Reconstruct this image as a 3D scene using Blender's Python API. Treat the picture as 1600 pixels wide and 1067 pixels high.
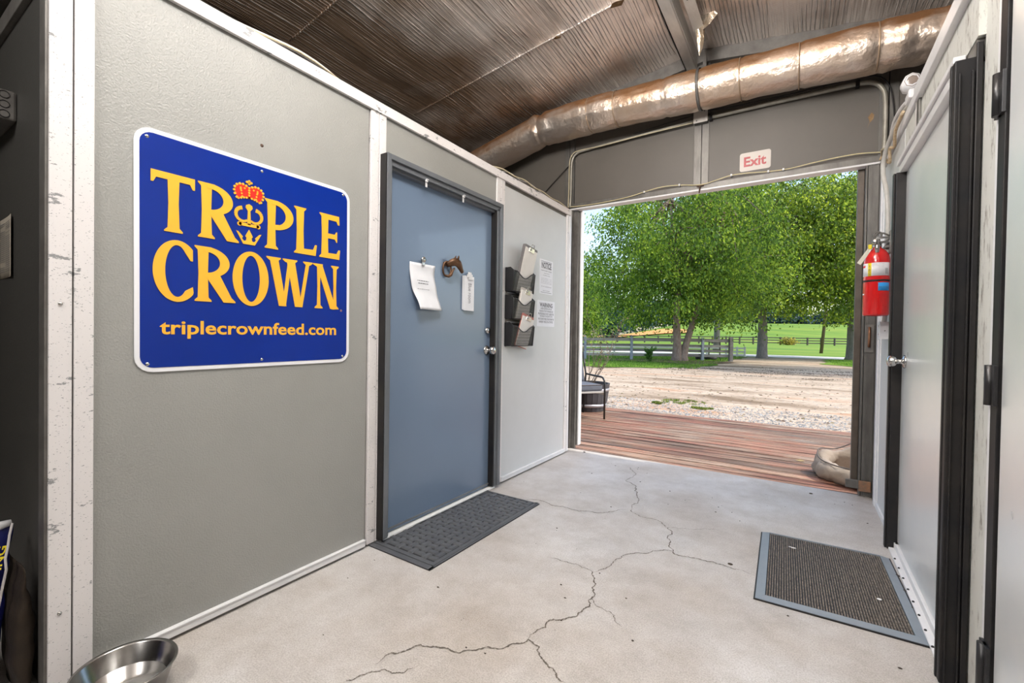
import bpy, bmesh, math, random
import numpy as np
from mathutils import Vector, Matrix, Euler, noise
random.seed(7); rng = np.random.default_rng(7)
for o in list(bpy.data.objects): bpy.data.objects.remove(o)
SC = bpy.context.scene; COL = SC.collection
PI = math.pi; R = math.radians
# ------------------------------------------------------------------ camera
cam = bpy.data.cameras.new('camera'); camo = bpy.data.objects.new('camera', cam); COL.objects.link(camo)
cam.sensor_width = 36; cam.lens = 702.13/1600*36; cam.clip_start = .02; cam.clip_end = 2000
YAW, PITCH, ROLL = .571740327, -.0124147980, .0153891775
Fv = Vector((-math.sin(YAW)*math.cos(PITCH), math.cos(YAW)*math.cos(PITCH), math.sin(PITCH)))
Rv = Vector((math.cos(YAW), math.sin(YAW), 0)); Uv = Rv.cross(Fv)
r2 = Rv*math.cos(ROLL)+Uv*math.sin(ROLL); u2 = Uv*math.cos(ROLL)-Rv*math.sin(ROLL)
M = Matrix((r2, u2, -Fv)).transposed().to_4x4(); M.translation = Vector((0, 0, 1.1)); camo.matrix_world = M
SC.camera = camo
# ------------------------------------------------------------------ light and exposure
SC.view_settings.view_transform = 'Standard'; SC.view_settings.look = 'None'
SC.view_settings.gamma = 1; SC.view_settings.use_curve_mapping = False; SC.view_settings.exposure = 0.0
W = bpy.data.worlds.new('sky'); SC.world = W; W.use_nodes = True
wn = W.node_tree.nodes; wl = W.node_tree.links
sky = wn.new('ShaderNodeTexSky'); sky.sky_type = 'NISHITA'; sky.sun_disc = False
sky.sun_elevation = R(52); sky.sun_rotation = R(80); sky.air_density = 1.2; sky.dust_density = 2.0
bg = wn['Background']; bg.inputs['Strength'].default_value = .40
wl.new(sky.outputs[0], bg.inputs[0])
def lamp(name, kind, loc, direction, energy, color, **kw):
    l = bpy.data.lights.new(name, kind); l.energy = energy; l.color = color
    for k, v in kw.items(): setattr(l, k, v)
    o = bpy.data.objects.new(name, l); COL.objects.link(o); o.location = loc
    o.rotation_euler = Vector(direction).to_track_quat('-Z', 'Y').to_euler(); return o
lamp('sun', 'SUN', (5, 5, 20), (-.52, -.045, -.85), 3.7, (1, .95, .86), angle=R(.6))
# fill lights added over the hall, out of view: area lights below and above
LY = (1.0, 2.45)
lamp('fill_light_down', 'AREA', (-.72, .95, 2.93), (0, .05, -1), 42, (1, .975, .94), shape='RECTANGLE', size=.5, size_y=1.2)
lamp('fill_light_up', 'AREA', (-.72, .95, 3.04), (0, .58, .8), 115, (1, .95, .91), shape='RECTANGLE', size=.5, size_y=1.2)
lamp('aisle_fill_light', 'AREA', (-1.0, -1.2, 2.94), (.36, .85, -.42), 66, (1, .97, .94), shape='RECTANGLE', size=1.2, size_y=.6)  # added fill from behind the viewer

# ------------------------------------------------------------------ materials
MATS = {}
def nt(m): return m.node_tree.nodes, m.node_tree.links
def mat(name, col, rough=.5, metal=0., spec=.5, var=None, vscale=5., vdetail=4., bump=0., bscale=100., bdist=.002,
        stretch=None, trans=0., coat=0., emit=None, alpha=None, rnd=0., rvar=0.):
    if name in MATS: return MATS[name]
    m = bpy.data.materials.new(name); m.use_nodes = True; n, l = nt(m)
    b = n['Principled BSDF']; b.inputs['Base Color'].default_value = (*col, 1)
    b.inputs['Roughness'].default_value = rough; b.inputs['Metallic'].default_value = metal
    b.inputs['Specular IOR Level'].default_value = spec; b.inputs['Coat Weight'].default_value = coat
    if trans: b.inputs['Transmission Weight'].default_value = trans
    tc = n.new('ShaderNodeTexCoord'); src = tc.outputs['Object']
    if stretch:
        mp = n.new('ShaderNodeMapping'); mp.inputs['Scale'].default_value = stretch; l.new(src, mp.inputs[0]); src = mp.outputs[0]
    colout = None
    if var:
        nz = n.new('ShaderNodeTexNoise'); nz.inputs['Scale'].default_value = vscale; nz.inputs['Detail'].default_value = vdetail
        nz.inputs['Roughness'].default_value = .65
        l.new(src, nz.inputs['Vector']); cr = n.new('ShaderNodeValToRGB'); l.new(nz.outputs[0], cr.inputs[0])
        e = cr.color_ramp.elements; e[0].position = .32; e[1].position = .68
        e[0].color = (*var, 1); e[1].color = (*col, 1); colout = cr.outputs[0]
        if rvar:
            mr = n.new('ShaderNodeMapRange'); l.new(nz.outputs[0], mr.inputs[0])
            mr.inputs[3].default_value = rough-rvar; mr.inputs[4].default_value = rough+rvar; l.new(mr.outputs[0], b.inputs['Roughness'])
    if rnd:
        g = n.new('ShaderNodeObjectInfo') if rnd > 0 else n.new('ShaderNodeNewGeometry')
        out = g.outputs['Random'] if rnd > 0 else g.outputs['Random Per Island']
        hs = n.new('ShaderNodeHueSaturation'); mr = n.new('ShaderNodeMapRange'); l.new(out, mr.inputs[0])
        mr.inputs[3].default_value = 1-abs(rnd); mr.inputs[4].default_value = 1+abs(rnd); l.new(mr.outputs[0], hs.inputs['Value'])
        mh = n.new('ShaderNodeMapRange'); l.new(out, mh.inputs[0]); mh.inputs[3].default_value = .5-.03*(abs(rnd)/.4); mh.inputs[4].default_value = .5+.03*(abs(rnd)/.4)
        l.new(mh.outputs[0], hs.inputs['Hue'])
        if colout: l.new(colout, hs.inputs['Color'])
        else: hs.inputs['Color'].default_value = (*col, 1)
        colout = hs.outputs[0]
    if colout: l.new(colout, b.inputs['Base Color'])
    if bump:
        bz = n.new('ShaderNodeTexNoise'); bz.inputs['Scale'].default_value = bscale; bz.inputs['Detail'].default_value = 3
        l.new(src, bz.inputs['Vector']); bp = n.new('ShaderNodeBump'); bp.inputs['Strength'].default_value = bump
        bp.inputs['Distance'].default_value = bdist; l.new(bz.outputs[0], bp.inputs['Height']); l.new(bp.outputs[0], b.inputs['Normal'])
    if emit: b.inputs['Emission Color'].default_value = (*emit[:3], 1); b.inputs['Emission Strength'].default_value = emit[3]
    MATS[name] = m; return m

def scuffed(name, col, scuff, rough=.45, scale=(1, 1, 1), thr=.66, metal=0.):
    """paint with short worn scratches and specks"""
    m = mat(name, col, rough, metal=metal, bump=.08, bscale=60); n, l = nt(m); b = n['Principled BSDF']
    tc = n.new('ShaderNodeTexCoord'); mp = n.new('ShaderNodeMapping'); mp.inputs['Scale'].default_value = scale
    l.new(tc.outputs['Object'], mp.inputs[0])
    a = n.new('ShaderNodeTexNoise'); a.inputs['Scale'].default_value = 11; a.inputs['Detail'].default_value = 6; a.inputs['Roughness'].default_value = .7
    s = n.new('ShaderNodeTexNoise'); s.inputs['Scale'].default_value = 160; s.inputs['Detail'].default_value = 1
    l.new(mp.outputs[0], a.inputs[0]); l.new(mp.outputs[0], s.inputs[0])
    def ramp(src, p0, p1):
        c = n.new('ShaderNodeValToRGB'); e = c.color_ramp.elements; e[0].position = p0; e[1].position = p1; l.new(src, c.inputs[0]); return c.outputs[0]
    r1 = ramp(a.outputs[0], thr, thr+.02); r2_ = ramp(s.outputs[0], .70, .72)
    mx = n.new('ShaderNodeMath'); mx.operation = 'MAXIMUM'; l.new(r1, mx.inputs[0]); l.new(r2_, mx.inputs[1])
    mi = n.new('ShaderNodeMix'); mi.data_type = 'RGBA'; l.new(mx.outputs[0], mi.inputs[0])
    mi.inputs[6].default_value = (*col, 1); mi.inputs[7].default_value = (*scuff, 1); l.new(mi.outputs[2], b.inputs['Base Color'])
    return m

panel = mat('pebbled_panel', (.315, .315, .295), .42, var=(.285, .285, .265), vscale=1.5, bump=.9, bscale=170, bdist=.002)
panel2 = mat('light_panel', (.60, .61, .61), .4, var=(.56, .57, .57), vscale=2, bump=.25, bscale=160, bdist=.001)
panel_end = mat('dimmed_end_panel', (.118, .105, .09), .5, var=(.10, .09, .076), vscale=1.3, bump=.3, bscale=160, bdist=.001)  # hall panels, darkened here for the dim light at the end wall
white = scuffed('painted_channel', (.74, .71, .70), (.27, .27, .27), .4, (1, 1, 2.2), .615)
whitep = mat('white_trim', (.78, .77, .77), .35, var=(.70, .70, .71), vscale=9, bump=.1, bscale=30)
galv = mat('galvanized_steel', (.17, .162, .148), .45, metal=.4, var=(.11, .104, .095), vscale=18, stretch=(1, 1, .3), bump=.1, bscale=60)
galvd = mat('dark_galvanized_steel', (.20, .19, .175), .5, metal=.4, var=(.13, .12, .11), vscale=12)
doorm = mat('slate_door_paint', (.155, .215, .305), .27, var=(.145, .20, .285), vscale=1.2, vdetail=2, bump=.15, bscale=120, bdist=.001, coat=.25)
framem = mat('grey_frame_paint', (.14, .15, .165), .35, var=(.11, .12, .13), vscale=4)
black = mat('black_paint', (.012, .012, .014), .45, spec=.25, var=(.025, .022, .02), vscale=6)
blackm = mat('black_metal', (.02, .02, .022), .35, metal=.3, var=(.03, .028, .028), vscale=9)
chrome = mat('brushed_chrome', (.62, .60, .57), .22, metal=1., var=(.5, .49, .47), vscale=20)
paper = mat('white_paper', (.82, .83, .86), .7, var=(.76, .77, .80), vscale=6)
ink = mat('grey_ink', (.12, .12, .13), .8, var=(.16, .16, .17), vscale=50)
cream = mat('cream_wire', (.62, .55, .38), .5, var=(.5, .43, .28), vscale=20)
satin = mat('satin_steel_sheet', (.90, .90, .89), .30, metal=.40, var=(.80, .83, .84), vscale=1.8, bump=.30, bscale=150, bdist=.001, rvar=.08)

def crackle():
    m = mat('crackled_white_paint', (.62, .62, .58), .55); n, l = nt(m); b = n['Principled BSDF']
    tc = n.new('ShaderNodeTexCoord'); mp = n.new('ShaderNodeMapping'); mp.inputs['Scale'].default_value = (1, 1, .25)
    l.new(tc.outputs['Object'], mp.inputs[0]); nz = n.new('ShaderNodeTexNoise'); nz.inputs['Scale'].default_value = 40
    nz.inputs['Detail'].default_value = 8; nz.inputs['Roughness'].default_value = .75; l.new(mp.outputs[0], nz.inputs[0])
    c = n.new('ShaderNodeValToRGB'); l.new(nz.outputs[0], c.inputs[0]); e = c.color_ramp.elements
    e[0].position = .36; e[0].color = (.25, .23, .2, 1); e[1].position = .46; e[1].color = (.62, .62, .58, 1)
    l.new(c.outputs[0], b.inputs['Base Color']); bp = n.new('ShaderNodeBump'); bp.inputs['Strength'].default_value = .6; bp.inputs['Distance'].default_value = .002
    l.new(nz.outputs[0], bp.inputs['Height']); l.new(bp.outputs[0], b.inputs['Normal']); return m
crk = crackle()

def foil_material(name, col, quilt, streak, rough=.34):
    """reflective bubble foil: fine quilting, long creases along Y, dust"""
    m = mat(name, col, rough, metal=.6); n, l = nt(m); b = n['Principled BSDF']
    tc = n.new('ShaderNodeTexCoord')
    def noise_(sc, scale, det=3):
        mp = n.new('ShaderNodeMapping'); mp.inputs['Scale'].default_value = scale; l.new(tc.outputs['Object'], mp.inputs[0])
        z = n.new('ShaderNodeTexNoise'); z.inputs['Scale'].default_value = sc; z.inputs['Detail'].default_value = det; l.new(mp.outputs[0], z.inputs[0]); return z.outputs[0]
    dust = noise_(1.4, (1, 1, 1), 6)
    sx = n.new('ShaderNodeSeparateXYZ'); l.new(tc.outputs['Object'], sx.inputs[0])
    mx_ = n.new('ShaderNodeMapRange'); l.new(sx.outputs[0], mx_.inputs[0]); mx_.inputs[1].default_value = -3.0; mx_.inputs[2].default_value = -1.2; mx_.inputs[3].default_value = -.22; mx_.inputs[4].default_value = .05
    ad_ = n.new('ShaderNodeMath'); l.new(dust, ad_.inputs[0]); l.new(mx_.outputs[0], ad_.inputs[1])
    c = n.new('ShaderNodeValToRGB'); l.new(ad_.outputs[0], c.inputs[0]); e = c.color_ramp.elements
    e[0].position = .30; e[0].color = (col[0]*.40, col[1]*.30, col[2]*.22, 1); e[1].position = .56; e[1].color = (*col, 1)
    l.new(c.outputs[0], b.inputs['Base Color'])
    wv = n.new('ShaderNodeTexWave'); wv.inputs['Scale'].default_value = quilt; wv.bands_direction = 'Y'; l.new(tc.outputs['Object'], wv.inputs[0]); wv.inputs['Distortion'].default_value = .3
    st = noise_(streak, (1, .02, 1), 2)
    cr = noise_(22, (1, 1, 1), 5)
    def bump(h, s, d, prev=None):
        bp = n.new('ShaderNodeBump'); bp.inputs['Strength'].default_value = s; bp.inputs['Distance'].default_value = d; l.new(h, bp.inputs['Height'])
        if prev: l.new(prev, bp.inputs['Normal'])
        return bp.outputs[0]
    # sharp creases that run along Y, the light they catch painted pale on their crests
    mp = n.new('ShaderNodeMapping'); mp.inputs['Scale'].default_value = (1, .05, 1); l.new(tc.outputs['Object'], mp.inputs[0])
    w2 = n.new('ShaderNodeTexWave'); w2.bands_direction = 'X'; w2.inputs['Scale'].default_value = 12; w2.inputs['Distortion'].default_value = 5; w2.inputs['Detail'].default_value = 3; w2.inputs['Detail Scale'].default_value = 2.2; l.new(mp.outputs[0], w2.inputs[0])
    pw = n.new('ShaderNodeMath'); pw.operation = 'POWER'; l.new(w2.outputs['Fac'], pw.inputs[0]); pw.inputs[1].default_value = 14
    msk = n.new('ShaderNodeMapRange'); l.new(noise_(3.2, (1, .5, 1), 4), msk.inputs[0]); msk.inputs[1].default_value = .40; msk.inputs[2].default_value = .58
    pm = n.new('ShaderNodeMath'); pm.operation = 'MULTIPLY'; l.new(pw.outputs[0], pm.inputs[0]); l.new(msk.outputs[0], pm.inputs[1])
    mi = n.new('ShaderNodeMix'); mi.data_type = 'RGBA'; l.new(pm.outputs[0], mi.inputs[0]); l.new(c.outputs[0], mi.inputs[6]); mi.inputs[7].default_value = (.96, .94, .92, 1); l.new(mi.outputs[2], b.inputs['Base Color'])
    o = bump(wv.outputs[0], .35, .002); o = bump(st, .8, .012, o); o = bump(pm.outputs[0], 1.0, .012, o); o = bump(cr, .2, .005, o)
    l.new(o, b.inputs['Normal']); return m
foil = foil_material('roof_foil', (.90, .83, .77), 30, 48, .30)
ductfoil = mat('duct_foil', (.78, .70, .63), .34, metal=.85, var=(.66, .50, .37), vscale=2.2, vdetail=5, bump=.5, bscale=26, bdist=.012)

def shaded_top(m, col):  # shade on the upper side, painted in as brown by surface normal
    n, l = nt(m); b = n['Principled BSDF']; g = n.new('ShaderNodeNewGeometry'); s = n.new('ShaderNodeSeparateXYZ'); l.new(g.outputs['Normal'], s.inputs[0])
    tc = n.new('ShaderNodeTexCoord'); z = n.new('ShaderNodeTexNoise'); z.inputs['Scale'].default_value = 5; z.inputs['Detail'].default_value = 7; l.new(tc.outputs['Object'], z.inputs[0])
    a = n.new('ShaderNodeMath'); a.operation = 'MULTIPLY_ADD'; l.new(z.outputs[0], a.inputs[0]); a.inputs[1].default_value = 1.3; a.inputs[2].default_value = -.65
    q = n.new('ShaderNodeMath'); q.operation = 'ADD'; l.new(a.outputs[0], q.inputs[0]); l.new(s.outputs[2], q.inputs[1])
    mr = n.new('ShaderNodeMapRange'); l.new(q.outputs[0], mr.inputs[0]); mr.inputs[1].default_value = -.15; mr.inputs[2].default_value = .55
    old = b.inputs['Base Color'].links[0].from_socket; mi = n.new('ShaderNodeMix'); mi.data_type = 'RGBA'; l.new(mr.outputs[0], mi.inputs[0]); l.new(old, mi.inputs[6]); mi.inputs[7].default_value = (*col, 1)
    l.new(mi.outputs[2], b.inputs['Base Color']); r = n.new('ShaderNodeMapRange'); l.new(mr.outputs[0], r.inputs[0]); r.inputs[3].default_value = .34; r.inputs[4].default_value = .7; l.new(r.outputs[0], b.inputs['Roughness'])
shaded_top(ductfoil, (.36, .19, .09))
def floor_material():
    m = mat('concrete', (.62, .58, .54), .55); n, l = nt(m); b = n['Principled BSDF']
    tc = n.new('ShaderNodeTexCoord'); P = tc.outputs['Object']
    def nz(sc, det=4, rg=.6):
        z = n.new('ShaderNodeTexNoise'); z.inputs['Scale'].default_value = sc; z.inputs['Detail'].default_value = det; z.inputs['Roughness'].default_value = rg; l.new(P, z.inputs[0]); return z.outputs[0]
    def ramp(s, a, b_, ca, cb):
        c = n.new('ShaderNodeValToRGB'); l.new(s, c.inputs[0]); e = c.color_ramp.elements; e[0].position = a; e[1].position = b_; e[0].color = (*ca, 1); e[1].color = (*cb, 1); return c.outputs[0]
    c1 = ramp(nz(1.1, 5), .35, .65, (.49, .445, .395), (.64, .63, .62))
    c2 = ramp(nz(190, 3, .7), .38, .58, (.55, .53, .51), (1, 1, 1))
    c3 = ramp(nz(4, 9, .8), .34, .60, (.80, .78, .76), (1.03, 1.03, 1.04))
    def mul(a, b_, f=1):
        x = n.new('ShaderNodeMix'); x.data_type = 'RGBA'; x.blend_type = 'MULTIPLY'; x.inputs[0].default_value = f; l.new(a, x.inputs[6]); l.new(b_, x.inputs[7]); return x.outputs[2]
    l.new(mul(mul(c1, c2, .6), c3), b.inputs['Base Color'])
    rr = n.new('ShaderNodeMapRange'); l.new(nz(2.5), rr.inputs[0]); rr.inputs[3].default_value = .36; rr.inputs[4].default_value = .66; l.new(rr.outputs[0], b.inputs['Roughness'])
    bp = n.new('ShaderNodeBump'); bp.inputs['Strength'].default_value = .35; bp.inputs['Distance'].default_value = .002; l.new(nz(60, 5), bp.inputs['Height']); l.new(bp.outputs[0], b.inputs['Normal'])
    return m
concrete = floor_material()

# ------------------------------------------------------------------ mesh helpers
class MB:
    def __init__(s): s.v = []; s.f = []; s.sm = []
    def add(s, vs, fs, smooth=False):
        b = len(s.v); s.v += [tuple(p) for p in vs]; s.f += [tuple(b+i for i in f) for f in fs]; s.sm += [smooth]*len(fs); return s
    def box(s, x0, x1, y0, y1, z0, z1, bv=0.):
        if bv <= 0:
            return s.add([(x, y, z) for z in (z0, z1) for y in (y0, y1) for x in (x0, x1)],
                         [(0, 2, 3, 1), (4, 5, 7, 6), (0, 1, 5, 4), (2, 6, 7, 3), (0, 4, 6, 2), (1, 3, 7, 5)])
        bm = bmesh.new(); bmesh.ops.create_cube(bm, size=1)
        for v in bm.verts: v.co = Vector(((x0+x1)/2+v.co.x*(x1-x0), (y0+y1)/2+v.co.y*(y1-y0), (z0+z1)/2+v.co.z*(z1-z0)))
        bmesh.ops.bevel(bm, geom=bm.edges[:], offset=bv, segments=2, affect='EDGES', profile=.5)
        s.bm(bm); bm.free(); return s
    def bm(s, bm, smooth=False):
        bm.verts.index_update(); return s.add([v.co[:] for v in bm.verts], [[v.index for v in f.verts] for f in bm.faces], smooth)
    def tube(s, pts, r, n=8, closed=False, caps=True):
        pts = [Vector(p) for p in pts]; N = len(pts); rs = r if isinstance(r, (list, tuple)) else [r]*N; b = len(s.v); nrm = None
        for i, p in enumerate(pts):
            a = pts[(i-1) % N] if (i > 0 or closed) else p; c = pts[(i+1) % N] if (i < N-1 or closed) else p
            t = (c-a).normalized()
            if nrm is None: nrm = t.orthogonal().normalized()
            else:
                nrm = nrm-t*nrm.dot(t); nrm = nrm.normalized() if nrm.length > 1e-6 else t.orthogonal().normalized()
            bi = t.cross(nrm)
            for k in range(n):
                an = 2*PI*k/n; s.v.append(tuple(p+(nrm*math.cos(an)+bi*math.sin(an))*rs[i]))
        for i in range(N if closed else N-1):
            j = (i+1) % N
            for k in range(n):
                s.f.append((b+i*n+k, b+i*n+(k+1) % n, b+j*n+(k+1) % n, b+j*n+k)); s.sm.append(True)
        if caps and not closed:
            s.f.append(tuple(b+k for k in reversed(range(n)))); s.sm.append(False)
            s.f.append(tuple(b+(N-1)*n+k for k in range(n))); s.sm.append(False)
        return s
    def lathe(s, prof, n=24, c=(0, 0, 0), axis='Z', caps=False):
        b = len(s.v)
        for (r_, h) in prof:
            for k in range(n):
                a = 2*PI*k/n; x, y = r_*math.cos(a), r_*math.sin(a)
                p = (x, y, h) if axis == 'Z' else ((h, x, y) if axis == 'X' else (y, h, x))
                s.v.append((c[0]+p[0], c[1]+p[1], c[2]+p[2]))
        for i in range(len(prof)-1):
            for k in range(n):
                s.f.append((b+i*n+k, b+i*n+(k+1) % n, b+(i+1)*n+(k+1) % n, b+(i+1)*n+k)); s.sm.append(True)
        if caps:
            s.f.append(tuple(b+k for k in reversed(range(n)))); s.sm.append(False)
            s.f.append(tuple(b+(len(prof)-1)*n+k for k in range(n))); s.sm.append(False)
        return s
    def prism(s, poly, z0, z1, tf=None):
        n = len(poly); A = sum(poly[i][0]*poly[(i+1) % n][1]-poly[(i+1) % n][0]*poly[i][1] for i in range(n))
        if A < 0: poly = poly[::-1]
        vs = [(x, y, z0) for x, y in poly]+[(x, y, z1) for x, y in poly]
        if tf: vs = [tf(*p) for p in vs]
        return s.add(vs, [tuple(reversed(range(n))), tuple(range(n, 2*n))]+[(i, (i+1) % n, n+(i+1) % n, n+i) for i in range(n)])
    def sphere(s, c, r, n=10, m=7, sc=(1, 1, 1)):
        b = len(s.v)
        for i in range(m+1):
            ph = PI*i/m
            for k in range(n):
                a = 2*PI*k/n; s.v.append((c[0]+r*sc[0]*math.sin(ph)*math.cos(a), c[1]+r*sc[1]*math.sin(ph)*math.sin(a), c[2]-r*sc[2]*math.cos(ph)))
        for i in range(m):
            for k in range(n):
                s.f.append((b+i*n+k, b+i*n+(k+1) % n, b+(i+1)*n+(k+1) % n, b+(i+1)*n+k)); s.sm.append(True)
        return s
    def mesh(s, name):
        me = bpy.data.meshes.new(name); me.from_pydata(s.v, [], s.f)
        me.polygons.foreach_set('use_smooth', s.sm); me.update(); return me

def tag(o, label=None, cat=None, group=None, kind=None):
    if label: o['label'] = label
    if cat: o['category'] = cat
    if group: o['group'] = group
    if kind: o['kind'] = kind
    return o
def obj(name, mb, m, parent=None, label=None, cat=None, kind=None, group=None):
    me = mb.mesh(name) if isinstance(mb, MB) else mb
    if m and not me.materials: me.materials.append(m)
    o = bpy.data.objects.new(name, me); COL.objects.link(o); o.parent = parent
    return tag(o, label, cat, group, kind)
def thing(name, label, cat, loc=(0, 0, 0), rot=(0, 0, 0), group=None, kind=None):
    o = bpy.data.objects.new(name, None); COL.objects.link(o); o.location = loc; o.rotation_euler = rot; o.empty_display_size = .05
    return tag(o, label, cat, group, kind)
def copy_tree(o, parent=None):
    c = o.copy(); COL.objects.link(c); c.parent = parent
    for ch in list(o.children): copy_tree(ch, c)
    return c
ONLEFT = (R(90), 0, R(90)); ONBACK = (R(90), 0, 0); ONRIGHT = (R(90), 0, R(-90))
def rrect(x0, x1, y0, y1, r, n=5):
    P = []
    for cx, cy, a0 in ((x1-r, y1-r, 0), (x0+r, y1-r, 90), (x0+r, y0+r, 180), (x1-r, y0+r, 270)):
        for k in range(n+1):
            a = R(a0+90*k/n); P.append((cx+r*math.cos(a), cy+r*math.sin(a)))
    return P
def textmesh(body, x0, x1, y0, y1, z=0., ext=.0006, offset=0., align=None):
    cu = bpy.data.curves.new('t', 'FONT'); cu.body = body; cu.size = 1; cu.extrude = 0; cu.offset = offset; cu.resolution_u = 3
    o = bpy.data.objects.new('t', cu); COL.objects.link(o)
    bpy.context.view_layer.update()
    me = bpy.data.meshes.new_from_object(o.evaluated_get(bpy.context.evaluated_depsgraph_get()))
    bpy.data.objects.remove(o); n = len(me.vertices); a = np.empty(n*3); me.vertices.foreach_get('co', a); a = a.reshape(-1, 3)
    mn, mx = a.min(0), a.max(0); a[:, 0] = x0+(a[:, 0]-mn[0])/(mx[0]-mn[0])*(x1-x0)
    a[:, 1] = y0+(a[:, 1]-mn[1])/(mx[1]-mn[1])*(y1-y0); a[:, 2] = z
    m = MB(); fs = [tuple(p.vertices) for p in me.polygons]; m.add(a.tolist(), fs)
    if ext:
        # extrude towards the back: side walls from boundary edges
        cnt = {}
        for f in fs:
            for i in range(len(f)):
                e = (f[i], f[(i+1) % len(f)]); cnt[e] = cnt.get(e, 0)+1
        b = len(m.v); m.v += [(x, y, z-ext) for x, y, _ in a.tolist()]
        for (i, j) in cnt:
            if (j, i) not in cnt: m.f.append((j, i, b+i, b+j)); m.sm.append(False)
    bpy.data.meshes.remove(me); return m

# ================================================================== SETTING
LX, RX, BY = -1.865, .44, 4.03
def ridge(x): return 3.5-.145*abs(x+.73)
# ---- floor
fl = obj('floor', MB().box(-5, 4.2, -4.5, BY+.012, -.14, 0), concrete, None, 'cracked grey concrete slab floor of the barn hall', 'floor', 'structure')
crackm = mat('crack_dark', (.17, .145, .12), .95, var=(.10, .085, .07), vscale=30)
def crack(pts, w, seed):
    rd = random.Random(seed); P = [Vector((p[0], p[1])) for p in pts]
    for _ in range(4):
        Q = [P[0]]
        for a, b in zip(P, P[1:]):
            d = b-a; m_ = (a+b)/2+Vector((-d.y, d.x))*rd.uniform(-.2, .2); Q += [m_, b]
        P = Q
    mb = MB(); L = []; Rr = []
    for i, p in enumerate(P):
        d = (P[min(i+1, len(P)-1)]-P[max(i-1, 0)]).normalized(); nn = Vector((-d.y, d.x)); t = i/(len(P)-1)
        ww = 1.3*w*rd.uniform(.35, 1.3)*min(1, 5*(1-t)+.15)
        L.append((p.x+nn.x*ww/2, p.y+nn.y*ww/2, .0012)); Rr.append((p.x-nn.x*ww/2, p.y-nn.y*ww/2, .0012))
    n = len(P); mb.add(L+Rr, [(i, n+i, n+i+1, i+1) for i in range(n-1)])
    obj('crack', mb, crackm, fl)
for i_, (P_, w_) in enumerate( [([(-1.2, 3.74), (-1.1, 3.36), (-0.95, 3.13), (-0.9, 3.01), (-0.89, 2.82)], 0.004), ([(-0.89, 2.82), (-0.75, 2.76), (-0.63, 2.68), (-0.58, 2.52), (-0.52, 2.37), (-0.44, 2.38), (-0.35, 2.4), (-0.25, 2.38), (-0.16, 2.37)], 0.004), ([(-1.53, 2.59), (-1.34, 2.6), (-1.21, 2.61), (-1.11, 2.65), (-0.99, 2.72), (-0.89, 2.82)], 0.004), ([(-0.54, 2.4), (-0.63, 2.32), (-0.71, 2.25), (-0.75, 2.16), (-0.77, 2.03), (-0.8, 1.97)], 0.003), ([(-0.8, 1.97), (-0.86, 1.98), (-0.94, 1.99), (-1.04, 1.98)], 0.0025), ([(-0.8, 1.97), (-0.75, 1.85), (-0.72, 1.77), (-0.72, 1.67), (-0.75, 1.59), (-0.8, 1.54), (-0.81, 1.45), (-0.81, 1.4)], 0.0045), ([(-0.81, 1.4), (-0.85, 1.34), (-0.92, 1.27), (-0.99, 1.2), (-1.07, 1.18), (-1.13, 1.12), (-1.17, 1.07), (-1.17, 1.01)], 0.005), ([(-0.81, 1.4), (-0.76, 1.39), (-0.7, 1.33), (-0.65, 1.31), (-0.61, 1.29)], 0.005), ([(-0.72, 1.77), (-0.67, 1.73), (-0.59, 1.69), (-0.55, 1.66)], 0.0025), ([(-1.19, 0.91), (-1.16, 0.97), (-1.13, 1.01), (-1.07, 1.03), (-1.05, 1.07)], 0.003), ([(-0.63, 2.68), (-0.48, 2.76), (-0.37, 2.83)], 0.002)] ): crack(P_, w_, i_)


# ---- left wall: backing, recessed panels, painted channels
wl_ = obj('wall_left', MB().box(LX-.06, LX-.012, .375, 1.63, .01, 2.29).box(LX-.06, LX-.012, 1.63, 2.66, 2.06, 2.29).box(LX-.06, LX-.012, 2.66, 3.90, .01, 2.29),
          galvd, None, 'left hall wall of grey pebbled panels in painted metal channels', 'wall', 'structure')
obj('wall_panel', MB().box(LX-.012, LX-.004, .475, 1.53, .045, 2.245), panel, wl_)
obj('wall_panel', MB().box(LX-.012, LX-.004, 1.636, 2.664, 2.055, 2.245), panel, wl_)
obj('wall_panel', MB().box(LX-.012, LX-.004, 2.765, 3.815, .045, 2.215), panel2, wl_)
for (a, b) in ((.373, .424), (.428, .474), (1.537, 1.588), (1.591, 1.636), (2.664, 2.712), (2.715, 2.765), (3.815, 3.862)):
    obj('channel_post', MB().box(LX-.012, LX+.006, a, b, .012, 2.247, .002), white, wl_)
obj('channel_post', MB().box(LX-.045, LX+.008, 3.868, 3.905, .012, 2.26, .003), whitep, wl_)
obj('top_rail', MB().box(LX-.05, LX+.009, .373, 3.90, 2.247, 2.30, .003).box(LX-.002, LX+.014, .475, 3.87, 2.243, 2.251, .002), white, wl_)
for a, b in ((.476, 1.525), (2.766, 3.82)):
    obj('base_rail', MB().box(LX-.012, LX+.012, a, b, .012, .045, .003).box(LX-.004, LX+.016, a, b, .040, .047, .002), whitep, wl_)
bolt = MB(); bolt.lathe([(.0001, .004), (.004, .004), (.006, .001), (.006, 0)], 10, (0, 0, 0), 'X')
bm_ = bolt.mesh('bolt')
for z in (.245, 1.175):
    b = obj('bolt', bm_, chrome, wl_); b.location = (LX+.006, .398, z)
obj('corner_angle', MB().box(LX-.06, LX-.002, .366, .374, .0, 2.30), galvd, wl_)
obj('plug', MB().lathe([(.0001, .002), (.006, .002), (.007, 0)], 10, (LX-.004, .993, 1.862), 'X'), mat('rust', (.10, .05, .03), .8, var=(.05, .03, .02), vscale=60), wl_)
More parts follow.
